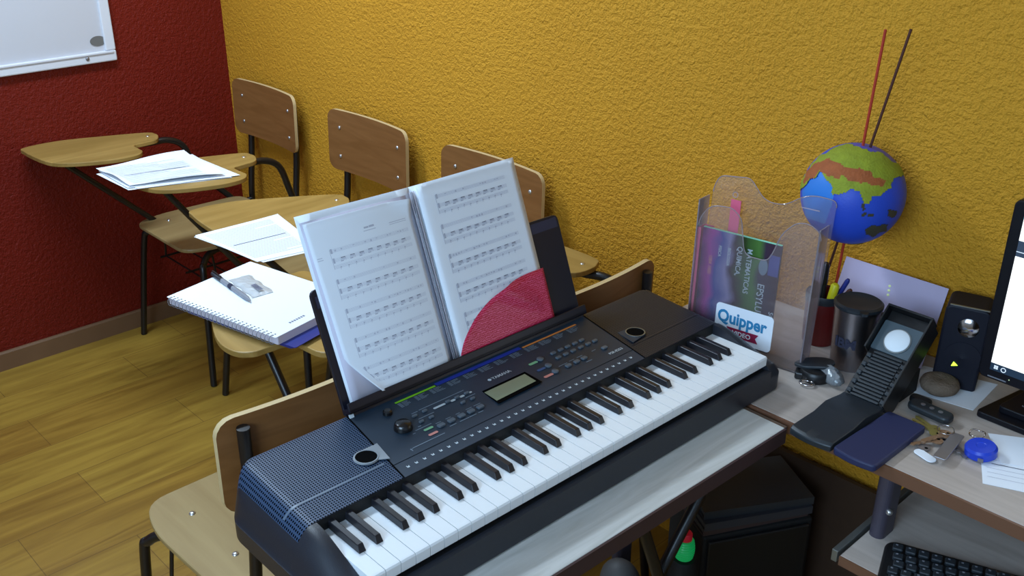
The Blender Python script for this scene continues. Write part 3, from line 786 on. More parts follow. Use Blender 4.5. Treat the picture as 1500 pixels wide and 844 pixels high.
# ------------------------------------------------------------------ sheet music folder
bpy.context.view_layer.update()
restM = KB.matrix_world @ Matrix.Translation(RO) @ Euler(RR).to_matrix().to_4x4()
SF = thing('sheet_music_folder', 'open white folder of sheet music with a red corner pocket on the music rest', 'music folder')
SF.matrix_world = restM
def panel(fn, nu, nv, name, m, parent, thick=.0008):
    mb = MB(); V = []; F = []
    for j in range(nv + 1):
        for i in range(nu + 1): V.append(fn(i / nu, j / nv))
    for j in range(nv):
        for i in range(nu): F.append((j * (nu + 1) + i, j * (nu + 1) + i + 1, (j + 1) * (nu + 1) + i + 1, (j + 1) * (nu + 1) + i))
    mb.faces(V, F); o = mb.build(name, M[m], parent, smooth=60)
    s = o.modifiers.new('solid', 'SOLIDIFY'); s.thickness = thick; s.offset = -1
    return o
def lerp4(a, b, c, d, u, v): 
    return ((a[0] * (1 - u) + b[0] * u) * (1 - v) + (d[0] * (1 - u) + c[0] * u) * v, (a[1] * (1 - u) + b[1] * u) * (1 - v) + (d[1] * (1 - u) + c[1] * u) * v)
CL = [(.179, .003), (.385, .003), (.386, .299), (.175, .301)]
CR = [(.385, .003), (.612, .006), (.616, .301), (.386, .299)]
panel(lambda u, v: (*lerp4(*CL, u, v), .0022), 8, 8, 'cover', 'paper', SF)
panel(lambda u, v: (*lerp4(*CR, u, v), .0022), 8, 8, 'cover', 'paper', SF)
# left inner sheet then left page, bulging; lower left corner of the page curls forward
UL = [(.183, .005), (.375, .005), (.376, .288), (.180, .290)]
part(panel(lambda u, v: (*lerp4(*UL, u, v), .0036 + .004 * math.sin(PI * u)), 14, 4, 'inner_sheet', 'paper2', SF), 'lilac-white sheet showing under the left page')
PL = [(.190, .005), (.374, .005), (.375, .285), (.183, .287)]
def pageL(u, v):
    x, y = lerp4(*PL, u, v)
    z = .0052 + .007 * math.sin(PI * min(u * 1.0, 1)) ** .8
    c = max(0, 1 - u * 2.4 - v * 4.2)          # bottom-left curl
    x += .040 * c; y += .004 * c; z += .012 * c * c
    t = max(0, 1 - (1 - u) * 4.5 - (1 - v) * 9)   # top-right curl
    y -= .004 * t; z += .010 * t
    return (x, y, z)
PGL = panel(pageL, 28, 28, 'left_page', 'paper', SF, .0004)
# gathered sheet edges at the fold
for k in range(3):
    x0 = .378 + k * .0045
    panel(lambda u, v, x0=x0, k=k: (x0 + .0035 * u + .002 * v, .008 + .283 * v, .0042 + (.006 - .001 * k) * (1 - u) ** .5), 3, 6, 'folded_sheet', 'paper2' if k != 1 else 'inklight', SF, .0004)
PR = [(.394, .005), (.609, .008), (.613, .297), (.396, .297)]
def pageR(u, v):
    x, y = lerp4(*PR, u, v)
    return (x, y, .0042 + .0055 * (1 - u) ** 2 * (1 if u > .02 else .6) + .001 * math.sin(PI * u))
PGR = panel(pageR, 20, 12, 'right_page', 'paper', SF, .0004)
# red pocket with curved top
pk = MB()
cv = bez([(.390, .005, 0), (.410, .033, 0), (.448, .063, 0), (.502, .087, 0), (.56, .099, 0), (.6145, .100, 0)], 6)
bot = [(.390 + (.612 - .390) * k / (len(cv) - 1), .0035) for k in range(len(cv))]
V = []; F = []
NV = 8
for j in range(NV + 1):
    t = j / NV
    for (c_, b_) in zip(cv, bot):
        x = b_[0] * (1 - t) + c_.x * t; y = b_[1] * (1 - t) + c_.y * t
        # raised crease that fans out from the lower right corner
        d = math.atan2(y - .02, .612 - x)
        z = .0088 + .008 * math.exp(-((d - .62) / .13) ** 2) * min(1, math.hypot(.612 - x, y - .02) / .05)
        V.append((x, y, z + .002 * (1 - min(1, (x - .386) / .06))))
n = len(cv)
for j in range(NV):
    for i in range(n - 1): F.append((j * n + i, j * n + i + 1, (j + 1) * n + i + 1, (j + 1) * n + i))
pk.faces(V, F); o = pk.build('pocket', M['pocket'], SF, smooth=60); part(o, 'crimson patterned pocket on the right side')
s = o.modifiers.new('solid', 'SOLIDIFY'); s.thickness = .0006; s.offset = -1
# notation: systems of three staves
def music(fn, name, systems, x0, x1, v0, dv, seed, title, page):
    rnd = random.Random(seed)
    class Ink:
        def __init__(s, i): s.i = i
        def faces(s, v, f):
            n0 = len(cur.bm.faces); cur.faces(v, f); cur.bm.faces.ensure_lookup_table()
            for k in range(n0, len(cur.bm.faces)): cur.bm.faces[k].material_index = s.i
    light, mid, dark = Ink(0), Ink(1), Ink(2)
    INKS = [M['staff'], M['notemid'], M['note']]
    E = .0005
    def q(mb, u0, u1, va, vb):
        N = max(1, int((u1 - u0) / .06))
        for k in range(N):
            a = u0 + (u1 - u0) * k / N; b = u0 + (u1 - u0) * (k + 1) / N
            P = [Vector(fn(a, va)), Vector(fn(b, va)), Vector(fn(b, vb)), Vector(fn(a, vb))]
            mb.faces([(p.x, p.y, p.z + E) for p in P], [(0, 1, 2, 3)])
    for s in range(systems):
        cur = MB(); vt = v0 - s * dv
        xs0 = x0 + (.0 if s else .02)
        for k, off in enumerate((0, .052, .088)):
            for l in range(5):
                v = vt - off - l * .0042
                q(light, xs0, x1, v - .0011, v)
            if k == 0:
                for j in range(26):
                    u = xs0 + .04 + (x1 - xs0 - .05) * j / 26
                    if rnd.random() < .35: q(light, u, u + .014, vt - off - .008 - rnd.random() * .008, vt - off - .004)
            if k == 1:
                for g in range(8):
                    u = xs0 + .075 + (x1 - xs0 - .09) * g / 8; vv = vt - off - .003 + .004 * rnd.random()
                    q(dark, u, u + .040, vv - .0042, vv); q(mid, u + .004, u + .040, vv - .0105, vv - .0075); q(mid, u - .006, u + .02, vv - .022, vv - .017)
                    for j in range(4): q(mid, u + j * .0135, u + j * .0135 + .003, vv - .02, vv)
            if k == 2:
                for j in range(10):
                    u = xs0 + .05 + (x1 - xs0 - .07) * j / 10; vv = vt - off - .006 - .008 * rnd.random()
                    q(mid, u, u + .012, vv - .006, vv); q(light, u, u + .004, vv - .016, vv)
        q(mid, xs0 - .003, xs0, vt - .108, vt); q(mid, xs0 + .004, xs0 + .02, vt - .022, vt + .004); q(mid, xs0 + .004, xs0 + .02, vt - .076, vt - .048)
        cur.build(name, None, page, mats=INKS)
    if title:
        cur = MB()
        q(mid, .50, .545, .893, .902); q(mid, .55, .60, .893, .904); q(light, .49, .61, .878, .882)
        cur.build('title_print', None, page, mats=INKS); cur = MB()
        q(light, .75, .93, .884, .888); q(light, .75, .93, .874, .877); cur.build('composer_print', None, page, mats=INKS); cur = MB(); q(light, .03, .075, .80, .804); q(light, .03, .08, .788, .792)
        cur.build('part_name_print', None, page, mats=INKS)
music(pageL, 'music_notation', 5, .13, .93, .832, .166, 1, True, PGL)
music(pageR, 'music_notation', 5, .13, .87, .925, .172, 2, False, PGR)

# ------------------------------------------------------------------ computer desk
DK = thing('computer_desk', 'wood-topped computer desk along the yellow wall with a keyboard tray', 'desk', (2.1, -.412, 0))
MB().box(.092, 1.35, 0.003, .40, .728, .75).build('desk_top', M['desk'], DK, bev=.001)
MB().box(.092, 1.35, -.002, .0028, .7275, .7495).build('front_edge_band', M['dedge'], DK)
for (x0, lab_) in ((.655, None), (1.28, None), (.11, None)):
    lg = MB(); lg.prism(rrect(-.013, .013, .012, .062, .012), 0, .728, Matrix.Translation((x0 + .012, 0, 0)))
    lg.prism(rrect(-.012, .012, .30, .345, .01), 0, .728, Matrix.Translation((x0 + .012, 0, 0)))
    lg.prism(rrect(-.018, .018, .0, .37, .012), 0, .03, Matrix.Translation((x0 + .012, 0, 0)))
    lg.build('leg_frame', M['steelpaint'], DK, bev=.002)
MB().sphere((.655 + .026, .02, .655), .006, 2).build('bolt', M['screw'], DK, smooth=40)
pm = mat('brown_panel_and_added_board', (58, 38, 24), .6, var=.2, vscale=40)
MB().box(.14, .645, .372, .384, .04, .42).build('back_panel', pm, DK)  # dark board added to darken the wall below the desk
MB().box(.69, 1.27, .372, .384, .20, .727).build('back_panel', pm, DK)
tr = MB(); tr.box(.652, 1.26, -.068, .2, .582, .6); tr.build('keyboard_tray', M['desk'], DK, bev=.001)
MB().box(.652, 1.26, -.0705, -.0682, .582, .5995).build('tray_edge_band', M['dedge'], DK)
for x in (.638, 1.264):
    MB().box(x, x + .010, -.07, .22, .584, .606).build('tray_rail', M['rail'], DK, bev=.001)

# ------------------------------------------------------------------ computer keyboard on tray
CK = thing('computer_keyboard', 'black computer keyboard on the sliding desk tray', 'computer keyboard', (2.790, -.405, .6006), (0, 0, rad(20)))
MB().prism(rrect(0, .44, -.14, .0, [.012, .012, .02, .02]), 0, .014).build('case', M['black'], CK, bev=.004)
rowy = [-.022, -.045, -.064, -.083, -.102, -.121]
for r, y in enumerate(rowy):
    for i in range(15):
        x = .02 + i * .0195 + (r % 3) * .003
        if r == 5 and 4 <= i <= 8:
            if i == 4: MB().prism(rrect(x - .008, x + 4 * .0195 + .008, y - .008, y + .008, .002, 2), .0142, .021).build('key', M['black2'], CK, bev=.002, seg=1)
            continue
        MB().prism(rrect(x - .008, x + .008, y - .008, y + .008, .002, 2), .0142, .021).build('key', M['black2'], CK, bev=.002, seg=1)
lgd = MB()
for r, y in enumerate(rowy):
    for i in range(15):
        x = .02 + i * .0195 + (r % 3) * .003
        lgd.quad(x - .004, x - .0005, y + .001, y + .0045, .0212)
lgd.build('key_legends', M['textgrey'], CK)
MB().prism(rrect(.15, .19, -.012, -.007, .002, 3), .0143, .016).build('media_button', M['chrome'], CK)

# ------------------------------------------------------------------ monitor
MO = thing('computer_monitor', 'black computer monitor with a bright white window on screen, at the right edge', 'monitor', (2.797, -.185, .75), (0, 0, rad(-1.5)))
mo = MB(); mo.prism(rrect(0, .50, .088, .397, .012), -.0, .03, Matrix(((1, 0, 0, 0), (0, 0, 1, 0), (0, 1, 0, 0), (0, 0, 0, 1)))); mo.build('housing', M['gloss'], MO, bev=.003)
SX0, SX1, SZ0, SZ1 = .019, .481, .106, .380
def scr(name, m, x0, x1, z0, z1, dy=0):
    MB().box(x0, x1, -.0012 - dy, -.0005, z0, z1).build(name, M[m], SCR)
SCR = MB().box(SX0, SX1, -.0006, -.0001, SZ0, SZ1).build('screen', M['gloss'], MO)
scr('screen_page', 'scrw', SX0, SX1, SZ0 + .013, SZ1 - .073)
scr('screen_toolbar', 'scrd', SX0, SX1, SZ1 - .0728, SZ1 - .047)
scr('screen_top_page', 'scrw', SX0, SX1, SZ1 - .0468, SZ1 - .012)
scr('screen_title_bar', 'scrb', SX0, SX1, SZ1 - .0118, SZ1)
scr('screen_line', 'scrl', SX0 + .0, SX1, SZ1 - .0655, SZ1 - .0643, .0003)
scr('screen_taskbar', 'scrt', SX0, SX1, SZ0, SZ0 + .0128)
for dx in (0, .0034):
    for dz in (0, .0034): scr('start_logo', 'scrl', SX0 + .006 + dx, SX0 + .009 + dx, SZ0 + .0035 + dz, SZ0 + .0064 + dz, .0003)
T = Matrix.Translation((SX0 + .0215, -.0016, SZ0 + .0062)) @ Matrix.Rotation(PI / 2, 4, 'X')
MB().lathe([(.0042, 0), (.0042, .0004), (.003, .0004), (.003, 0)], 24, T, cap=False).build('search_ring', M['scrl'], SCR)
MB().box(.018, .048, -.0012, -.0003, .0925, .0945).build('bezel_lettering', M['textgrey'], MO)
nk = MB(); nk.box(.17, .33, .012, .05, .02, .2); nk.build('neck', M['gloss'], MO, bev=.004)
ba = MB(); ba.prism(roundpoly([(-.004, .0), (.5, 0), (.47, .15), (.02, .15)], .01), .0005, .012)
ba.prism(roundpoly([(.022, .022), (.46, .022), (.44, .145), (.035, .145)], .01), .012, .024)
ba.build('stand_base', M['gloss'], MO, bev=.002, loc=(.008, .02, 0))
text('base_lettering', 'SAMSUNG', .020, M['textgrey'], MO, (.058, .068, .0246), bold=.0004)
led = MB(); led.sphere((.052, -.0004, .0985), .0012, 1); led.build('bezel_light', M['cream'], MO)

# ------------------------------------------------------------------ speaker, paper and pouch beneath
sheet('paper_sheet', 'white paper lying under the small black speaker', 'paper', [(2.660, -.172), (2.793, -.150), (2.785, -.03), (2.66, -.06)], .7503, seed=9)
PO = thing('bean_pouch', 'round brown fuzzy pouch on the white paper in front of the speaker', 'pouch', (2.722, -.132, .7512))
po = MB(); prof = [(.001, 0), (.022, .0005), (.031, .007), (.034, .015), (.031, .023), (.022, .028), (.010, .027), (.001, .0255)]
po.lathe(prof, 40, cap=False); po.build('pouch', M['fuzz'], PO, smooth=60)
SP = thing('computer_speaker', 'small black desktop speaker with a green light beside the monitor', 'speaker', (2.7235, -.07, .7512), (0, 0, rad(17)))
sp = MB(); sp.prism(roundpoly([(-.037, 0), (.037, 0), (.038, .158), (-.036, .160)], [.006, .006, .014, .014], 5), -.035, .036, Matrix(((1, 0, 0, 0), (0, 0, 1, 0), (0, 1, 0, 0), (0, 0, 0, 1)))); sp.build('cabinet', M['spk'], SP, bev=.004)
T = Matrix.Translation((.006, -.0352, .122)) @ Matrix.Rotation(PI / 2, 4, 'X')
MB().lathe([(.0175, -.001), (.0175, .001), (.015, .0025), (.008, .0045), (.0001, .005)], 28, T, cap=False).build('tweeter', M['chrome'], SP, smooth=40)
T2 = Matrix.Translation((.006, -.0352, .062)) @ Matrix.Rotation(PI / 2, 4, 'X')
MB().lathe([(.031, -.001), (.031, .001), (.028, .0012), (.012, .0004), (.0001, .003)], 36, T2, cap=False).build('woofer', M['spk'], SP, smooth=40)
part(MB().prism([(-.005, 0), (.0055, .003), (-.002, .009)], -.002, .0012, Matrix.Translation((-.004, -.0358, .044)) @ Matrix.Rotation(PI / 2, 4, 'X')).build('power_light', M['led'], SP), 'small glowing green triangle')
MB().box(-.030, .034, -.0345, -.031, .1586, .1602).build('top_trim', M['rail'], SP)

# ------------------------------------------------------------------ lilac card leaning on the wall
CD = thing('lilac_card', 'pale lilac paper card leaning on the yellow wall behind the steel mug', 'card', (2.455, -.075, .7503), (rad(-20), 0, rad(-1)))
MB().box(0, .208, 0, .0012, 0, .158).build('sheet', M['lilac'], CD)
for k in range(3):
    MB().sphere((.104 - k * .0012, -.0003, .112 + k * .0085), .0028, 2, sc=(1, .25, .85)).build('dot', M['cream'], CD)  # spots of light falling on the card, painted as cream dots

# ------------------------------------------------------------------ steel mug
MG = thing('travel_mug', 'stainless steel mug with a black lid beside the acrylic holder', 'mug', (2.5605, -.155, .7503), (0, 0, rad(-50)))
MB().lathe([(.001, 0), (.034, 0), (.036, .003), (.0385, .05), (.041, .112), (.0425, .118), (.0425, .121), (.04, .121)], 48).build('cup', M['steel'], MG, smooth=45)
MB().lathe([(.0425, .1212), (.044, .123), (.044, .128), (.040, .131), (.033, .1285), (.015, .1285), (.0001, .1285)], 40, cap=False).build('lid', M['black2'], MG, smooth=35)
MB().prism(roundpoly([(.036, -.008), (.055, -.006), (.055, .006), (.036, .008)], .004), .1245, .130).build('lid_tab', M['black2'], MG)
def on_cyl(o, R):
    for v in o.data.vertices:
        a = v.co.x / R; z = v.co.y
        v.co = ((R + v.co.z) * math.sin(a), -(R + v.co.z) * math.cos(a), z)
LT = text('mug_lettering', 'IBM', .026, M['inkdark'], MG, (0, 0, .05), bold=.0012, align='CENTER')
on_cyl(LT, .0405); LT.rotation_euler = (0, 0, rad(56))
MB().lathe([(.0388, .006), (.0392, .006), (.0412, .105), (.0408, .105)], 3).bm.free()
hd = MB().tube(bez([(.036, 0, .1), (.058, 0, .1), (.068, 0, .085), (.068, 0, .05), (.06, 0, .03), (.034, 0, .025)], 6), .0055, 10)
hd.build('handle', M['black'], MG, smooth=50, rot=(0, 0, rad(100)))

# ------------------------------------------------------------------ pen cup with pens
CUPC = (2.468, -.111)
CU = thing('pen_cup', 'dark red pen cup standing behind the acrylic holder', 'cup', (*CUPC, .7503))
MB().lathe([(.001, 0), (.03, 0), (.031, .002), (.034, .1), (.034, .102), (.031, .102), (.0285, .006), (.001, .005)], 36, cap=False).build('cup', M['redcup'], CU, smooth=40)
MB().lathe([(.0342, .088), (.0346, .09), (.0346, .103), (.0338, .1045)], 36, cap=False).build('rim_band', M['black2'], CU, smooth=40)
def pen(label, base, top, r, m, capm=None):
    a = Vector(base); b = Vector(top); d = b - a; L = d.length
    rot = d.to_track_quat('Z', 'Y').to_euler()
    t = thing('pen', label, 'pen', a, rot, 'pens standing in the red cup')
    MB().lathe([(.001, 0), (r * .5, .004), (r, .014), (r, L * .72)], 14).build('barrel', M[m], t, smooth=40)
    MB().lathe([(r * 1.08, L * .72), (r * 1.12, L * .74), (r * 1.1, L * .97), (r * .7, L), (.0003, L)], 14, cap=False).build('cap', M[capm or m], t, smooth=40)
c = CUPC
pen('yellow highlighter standing in the red pen cup', (c[0] + .008, c[1] - .012, .757), (c[0] + .026, c[1] - .012, .883), .0075, 'yel')
pen('black marker with a silver band standing tallest in the red pen cup', (c[0] - .012, c[1] + .01, .757), (c[0] + .0, c[1] - .012, .918), .0075, 'black2', 'black')
pen('slim navy pen leaning right in the red pen cup', (c[0] - .012, c[1], .757), (c[0] + .042, c[1] + .004, .893), .0042, 'bluefold', 'bluefold')
pen('dark brown pen leaning furthest right in the red pen cup', (c[0] - .014, c[1] - .008, .757), (c[0] + .054, c[1] - .004, .878), .0045, 'black', 'brownstick')

# ------------------------------------------------------------------ globe on two sticks
GC = Vector((2.495, -.112, 1.0605)); GR = .0915
GL = thing('globe', 'blue toy globe with green and brown land held up on two thin sticks', 'globe', GC)
CAMP = Vector((3.32415512, -1.75594673, 1.66547587))
MWr = Matrix(((0.6890619, -0.30345079, 0.65811193), (0.7246994, 0.28587315, -0.62696677), (0.00211702, 0.90895223, 0.4168949)))
def inpoly(x, y, P):
    r = False; n = len(P)
    for i in range(n):
        x0, y0 = P[i]; x1, y1 = P[(i + 1) % n]
        if (y0 > y) != (y1 > y) and x < (x1 - x0) * (y - y0) / (y1 - y0) + x0: r = not r
    return r
N8 = lambda L: [((a - 422) / 345, (435 - b) / 345) for a, b in L]
LAND = N8([(60, 470), (60, 430), (95, 330), (150, 240), (215, 175), (240, 165), (330, 112), (410, 105), (420, 120), (500, 148), (510, 165), (545, 160), (600, 172), (640, 215), (700, 240), (750, 255), (775, 300), (745, 315), (700, 325), (665, 345), (660, 395), (600, 440), (545, 460), (525, 500), (495, 500), (480, 470), (468, 425), (420, 408), (370, 425), (335, 445), (300, 440), (290, 385), (255, 335), (225, 310), (205, 280), (195, 325), (145, 340), (135, 372), (90, 400)])
BROWN = N8([(105, 330), (130, 270), (200, 225), (260, 205), (330, 235), (390, 270), (450, 275), (520, 290), (550, 330), (625, 350), (600, 392), (540, 380), (480, 365), (400, 352), (350, 310), (330, 340), (290, 330), (225, 300), (205, 278), (190, 322), (140, 340), (110, 380)])
LSEA = N8([(130, 375), (145, 342), (195, 327), (205, 282), (260, 335), (292, 385), (300, 440), (290, 520), (250, 640), (120, 600), (90, 420)])
PSEA = N8([(165, 215), (190, 185), (235, 180), (215, 215), (170, 235)])
PSEA2 = N8([(400, 100), (470, 95), (600, 130), (700, 220), (690, 240), (640, 215), (600, 172), (545, 160), (510, 165), (500, 148), (420, 120)])
ISL = [N8([(505, 670), (540, 645), (650, 640), (640, 680), (560, 720), (510, 710)]), N8([(480, 565), (505, 565), (505, 588), (482, 588)]), N8([(520, 562), (550, 562), (548, 585), (522, 585)]), N8([(480, 500), (500, 500), (505, 540), (485, 545)]), N8([(640, 545), (700, 545), (690, 590), (650, 590)])]
toC = (CAMP - GC).normalized()
ez = toC; ex = Vector(MWr.col[0]); ex = (ex - ez * ex.dot(ez)).normalized(); ey = ez.cross(ex)
bm = bmesh.new(); bmesh.ops.create_uvsphere(bm, u_segments=220, v_segments=110, radius=1.0)
bm.verts.ensure_lookup_table()
src = [(tuple(v.co.copy() for v in f.verts), f.calc_center_median().normalized()) for f in bm.faces]
Rg = Matrix((ex, ey, ez)).transposed()
def cls(c):
    x = ex.dot(c); y = ey.dot(c)
    if ez.dot(c) < 0:   # far side: a few broad land shapes
        return 'land' if math.sin(3.1 * x + 1.2) + math.cos(4.2 * y - .6) > .9 else 'ocean'
    jx = x + .012 * math.sin(31 * y + 13 * x); jy = y + .012 * math.sin(29 * x - 11 * y)
    for I in ISL:
        if inpoly(jx, jy, I): return 'isl'
    if inpoly(jx, jy, LAND): return 'desert' if inpoly(jx, jy, BROWN) else 'land'
    if inpoly(x, y, LSEA): return 'seal'
    if inpoly(x, y, PSEA) or inpoly(x, y, PSEA2): return 'seap'
    return 'ocean'
groups = {}
for vs, c_ in src: groups.setdefault(cls(c_), []).append(vs)
bm.free()
BALL = MB().sphere((0, 0, 0), GR * .992, 5).build('ball', M['ocean'], GL, smooth=60)
for key, nm, k in (('ocean', 'ocean', 1.0), ('seal', 'shallow_sea', 1.0), ('seap', 'polar_sea', 1.0), ('land', 'landmass', 1.014), ('desert', 'desert_land', 1.014), ('isl', 'island', 1.008)):
    if key not in groups: continue
    polys = [[(round(v.x, 5), round(v.y, 5), round(v.z, 5)) for v in vs] for vs in groups[key]]
    par = {}
    def find(x):
        while par[x] != x: par[x] = par[par[x]]; x = par[x]
        return x
    for p in polys:
        for v in p: par.setdefault(v, v)
        for v in p[1:]: par[find(v)] = find(p[0])
    comps = {}
    for p in polys: comps.setdefault(find(p[0]), []).append(p)
    big = [c_ for c_ in comps.values() if len(c_) >= 6]
    for comp in big:
        mb = MB(); cache = {}
        for p in comp:
            fv = []
            for v in p:
                if v not in cache: cache[v] = mb.bm.verts.new(Vector(v) * GR * k)
                if cache[v] not in fv: fv.append(cache[v])
            if len(fv) > 2:
                try: mb.bm.faces.new(fv)
                except ValueError: pass
        mb.build(nm, M[key], BALL, smooth=60)
def stick(p0, p1, m, name): 
    a = Vector(p0) - GC; b = Vector(p1) - GC
    return MB().tube([a, b], .0026, 8).build(name, M[m], GL, smooth=60)
dr = Vector((2.509 - 2.5003, 0, 1.3556 - 1.154)); dd = Vector((2.5507 - 2.513, 0, 1.361 - 1.1568))
top = Vector((2.5094, -.112, 1.3556)); part(stick(top, top - dr * 2.97, 'redstick', 'stick'), 'thin red stick')
top = Vector((2.5511, -.107, 1.361)); part(stick(top, top - dd * 2.96, 'brownstick', 'stick'), 'thin dark brown stick')

# ------------------------------------------------------------------ acrylic brochure holder, magazine and leaflet
HX, HY, HA = 2.2813, -.2909, rad(8)
def HP(x, y, z): return (HX + x * math.cos(HA) - y * math.sin(HA), HY + x * math.sin(HA) + y * math.cos(HA), z)
HD = thing('brochure_holder', 'clear acrylic brochure holder with a wavy top standing at the desk left end', 'brochure holder', (HX, HY, .7503), (rad(-2), 0, HA))
XZ = Matrix(((1, 0, 0, 0), (0, 0, 1, 0), (0, 1, 0, 0), (0, 0, 0, 1)))
bk = roundpoly([(px_ * .9, pz_) for px_, pz_ in [(.0, 0), (.262, 0), (.272, .325), (.214, .327), (.166, .296), (.125, .296), (.088, .333), (.062, .330), (.02, .326), (.008, .30)]], [.004, .004, .012, .03, .03, .03, .02, .02, .02, .02], 5)
MB().prism(bk, .040, .0425, XZ).build('back_panel', M['acr'], HD)
fl = roundpoly([(px_ * .9, pz_) for px_, pz_ in [(.0, 0), (.262, 0), (.268, .275), (.24, .288), (.215, .284), (.188, .258), (.176, .22), (.165, .2), (.115, .2), (.107, .235), (.100, .268), (.078, .284), (.03, .28), (.006, .25)]], [.004, .004, .02, .02, .02, .02, .02, .02, .02, .02, .02, .02, .02, .02], 5)
MB().prism(fl, -.0022, 0, XZ).build('front_panel', M['acr'], HD)
MB().box(.0, .0022, .0002, .0398, .002, .285).build('side_panel', M['acredge'], HD)
MB().box(.236, .2385, .0002, .0398, .002, .28).build('side_panel', M['acredge'], HD)
MB().box(.0025, .2355, .0002, .0398, .0, .0022).build('base_panel', M['acr'], HD)
def edge(pts, y, name):
    MB().tube([(p[0], y, p[1]) for p in pts], .0011, 6).build(name, M['acredge'], HD, smooth=60)
edge(bk[12:-1], .0412, 'back_rim'); edge(fl[12:-1], -.001, 'front_rim')
MB().lathe([(.006, 0), (.006, .0012), (.004, .0012), (.004, 0)], 20, Matrix.Translation((.054, .0395, .296)) @ Matrix.Rotation(PI / 2, 4, 'X'), cap=False).build('hanging_hole', M['acredge'], HD)
MB().box(.183, .217, .0385, .0395, .30, .302).build('slot_edge', M['acredge'], HD)
ST = MB().prism(rrect(.061, .178, .024, .096, .008), .0024, .0030, Matrix(((1, 0, 0, 0), (0, 0, -1, 0), (0, 1, 0, 0), (0, 0, 0, 1)))).build('sticker', M['paper'], HD)
part(ST, 'white sticker with blue and crimson lettering')
teal = mat('teal_lettering', (40, 130, 178), .6); crim = mat('crimson_ribbon', (150, 24, 66), .6)
text('sticker_lettering', 'Quipper', .034, teal, ST, (.0655, -.0034, .060), (PI / 2, 0, 0), bold=.0011, sx=.86)
rb = MB(); rb.prism([(.086, .034), (.152, .034), (.146, .043), (.152, .052), (.086, .052), (.092, .043)], .0031, .0034, Matrix(((1, 0, 0, 0), (0, 0, -1, 0), (0, 1, 0, 0), (0, 0, 0, 1))))
rb.build('sticker_ribbon', crim, ST)
text('ribbon_lettering', 'VIDEO', .013, M['paper'], ST, (.099, -.0037, .0385), (PI / 2, 0, 0), bold=.0003)
# magazine inside
MA = thing('magazine', 'colourful science magazine standing sideways inside the acrylic holder', 'magazine', HP(.0095, .0125, .7635), (rad(-2), 0, HA))
MGC = MB().box(0, .158, 0, .006, 0, .216).build('cover', M['mag'], MA)
for (tx, body, sz, x, z) in ((0, 'MATEMATICAS', .0145, .094, .196), (0, 'QUIMICA,', .0145, .074, .196), (0, 'EPSYLUM', .019, .122, .135), (0, 'SOBRE', .013, .150, .085), (0, 'BIOLOGIA', .0085, .055, .188), (0, 'FISICA', .0085, .036, .188), (0, '1004 1005', .010, .018, .165)):
    text('cover_lettering', body, sz, M['btnw'] if body not in ('1004 1005',) else M['chipr'], MGC, (x, -.0006, z), (PI / 2, PI / 2, 0), bold=.0002, sx=.92)
el = [(.128 + .009 * math.cos(a), .168 + .016 * math.sin(a)) for a in [2 * PI * k / 24 for k in range(24)]]
MB().prism(el, .0001, .0008, Matrix(((1, 0, 0, 0), (0, 0, -1, 0), (0, 1, 0, 0), (0, 0, 0, 1)))).build('cover_badge', M['print'], MGC)
MB().box(.138, .158, -.0006, -.0001, .155, .195).build('cover_panel', mat('cover_violet', (74, 74, 140), .5), MGC)
MB().box(0.0, .158, 0.0005, .0055, .2162, .2172).build('page_edge', mat('mint_edge', (150, 225, 190), .6), MGC)
LF = thing('pink_leaflet', 'pink leaflet folded at the left side of the acrylic holder', 'leaflet', HP(.003, .030, .7535), (rad(-2), 0, HA))
lfp = MB(); lfp.box(0, .0055, -.025, -.0238, 0, .225); lfp.box(0, .0012, -.025, .0012, 0, .225); lfp.box(0, .02, 0, .0012, 0, .225); lfp.box(.020, .085, 0.0001, .0011, .02, .19); lfp.box(.048, .068, 0, .0012, .19, .285)
lfp.build('leaf', M['pink'], LF)

# ------------------------------------------------------------------ folding lamp style stand with ribbed face
# measured: foot pad from (2.61..2.685,-.44) back to -.27, sloping tray rises behind to z .88
PS = thing('phone_stand', 'black sloping stand with ribbed face and round white disc on the desk', 'stand', (2.616, -.446, .7503), (0, 0, rad(-1)))
pad = MB(); V = []; prof = [(0, .012), (.006, .0165), (.03, .017), (.07, .017), (.09, .021), (.105, .0235), (.13, .020), (.15, .017), (.166, .0165)]
rings = [[(x, y, z) for y, z in prof] + [(x, y, .002) for y, z in reversed(prof)] for x in lsp(0, .076, 9)]
def bow(x): return -.006 * (1 - ((x - .038) / .038) ** 2)
rings = [[(x, y + bow(x) * (1 - y / .166), z) for (x, y, z) in r] for r in rings]
pad.loft(rings); pad.build('foot_pad', M['black2'], PS, smooth=40, bev=.0015)
SL = rad(42)
LT_ = Matrix.Translation((.0, .172, .004)) @ Matrix.Rotation(SL, 4, 'X')    # local y runs up the slope
LEN = .178
b = MB(); b.box(0, .076, 0, LEN, 0, .012, LT_); b.build('tray_back', M['black'], PS, bev=.001)
wl = MB()
for x0 in (-.004, .0765): wl.box(x0, x0 + .0035, 0 if x0 > 0 else .09, LEN, -.02 if x0 > 0 else 0, .03, LT_)
wl.box(-.004, .08, LEN, LEN + .004, 0, .03, LT_)
wl.build('side_wall', M['black'], PS, bev=.0008)
rbm = MB()
for k in range(14): rbm.box(.012, .064, .004 + k * .0066, .0074 + k * .0066, .0122, .0165, LT_)
rbm.build('ribs', M['black2'], PS)
for k in range(5):
    for x in (.003, .066):
        MB().box(x, x + .009, .006 + k * .018, .015 + k * .018, .0122, .019, LT_).build('notch', M['black2'], PS, bev=.002)
fp = MB(); fp.prism(rrect(.001, .075, .097, LEN - .022, .003), .0122, .016, LT_); fp.build('face_plate', mat('face_slate', (72, 86, 94), .45), PS)
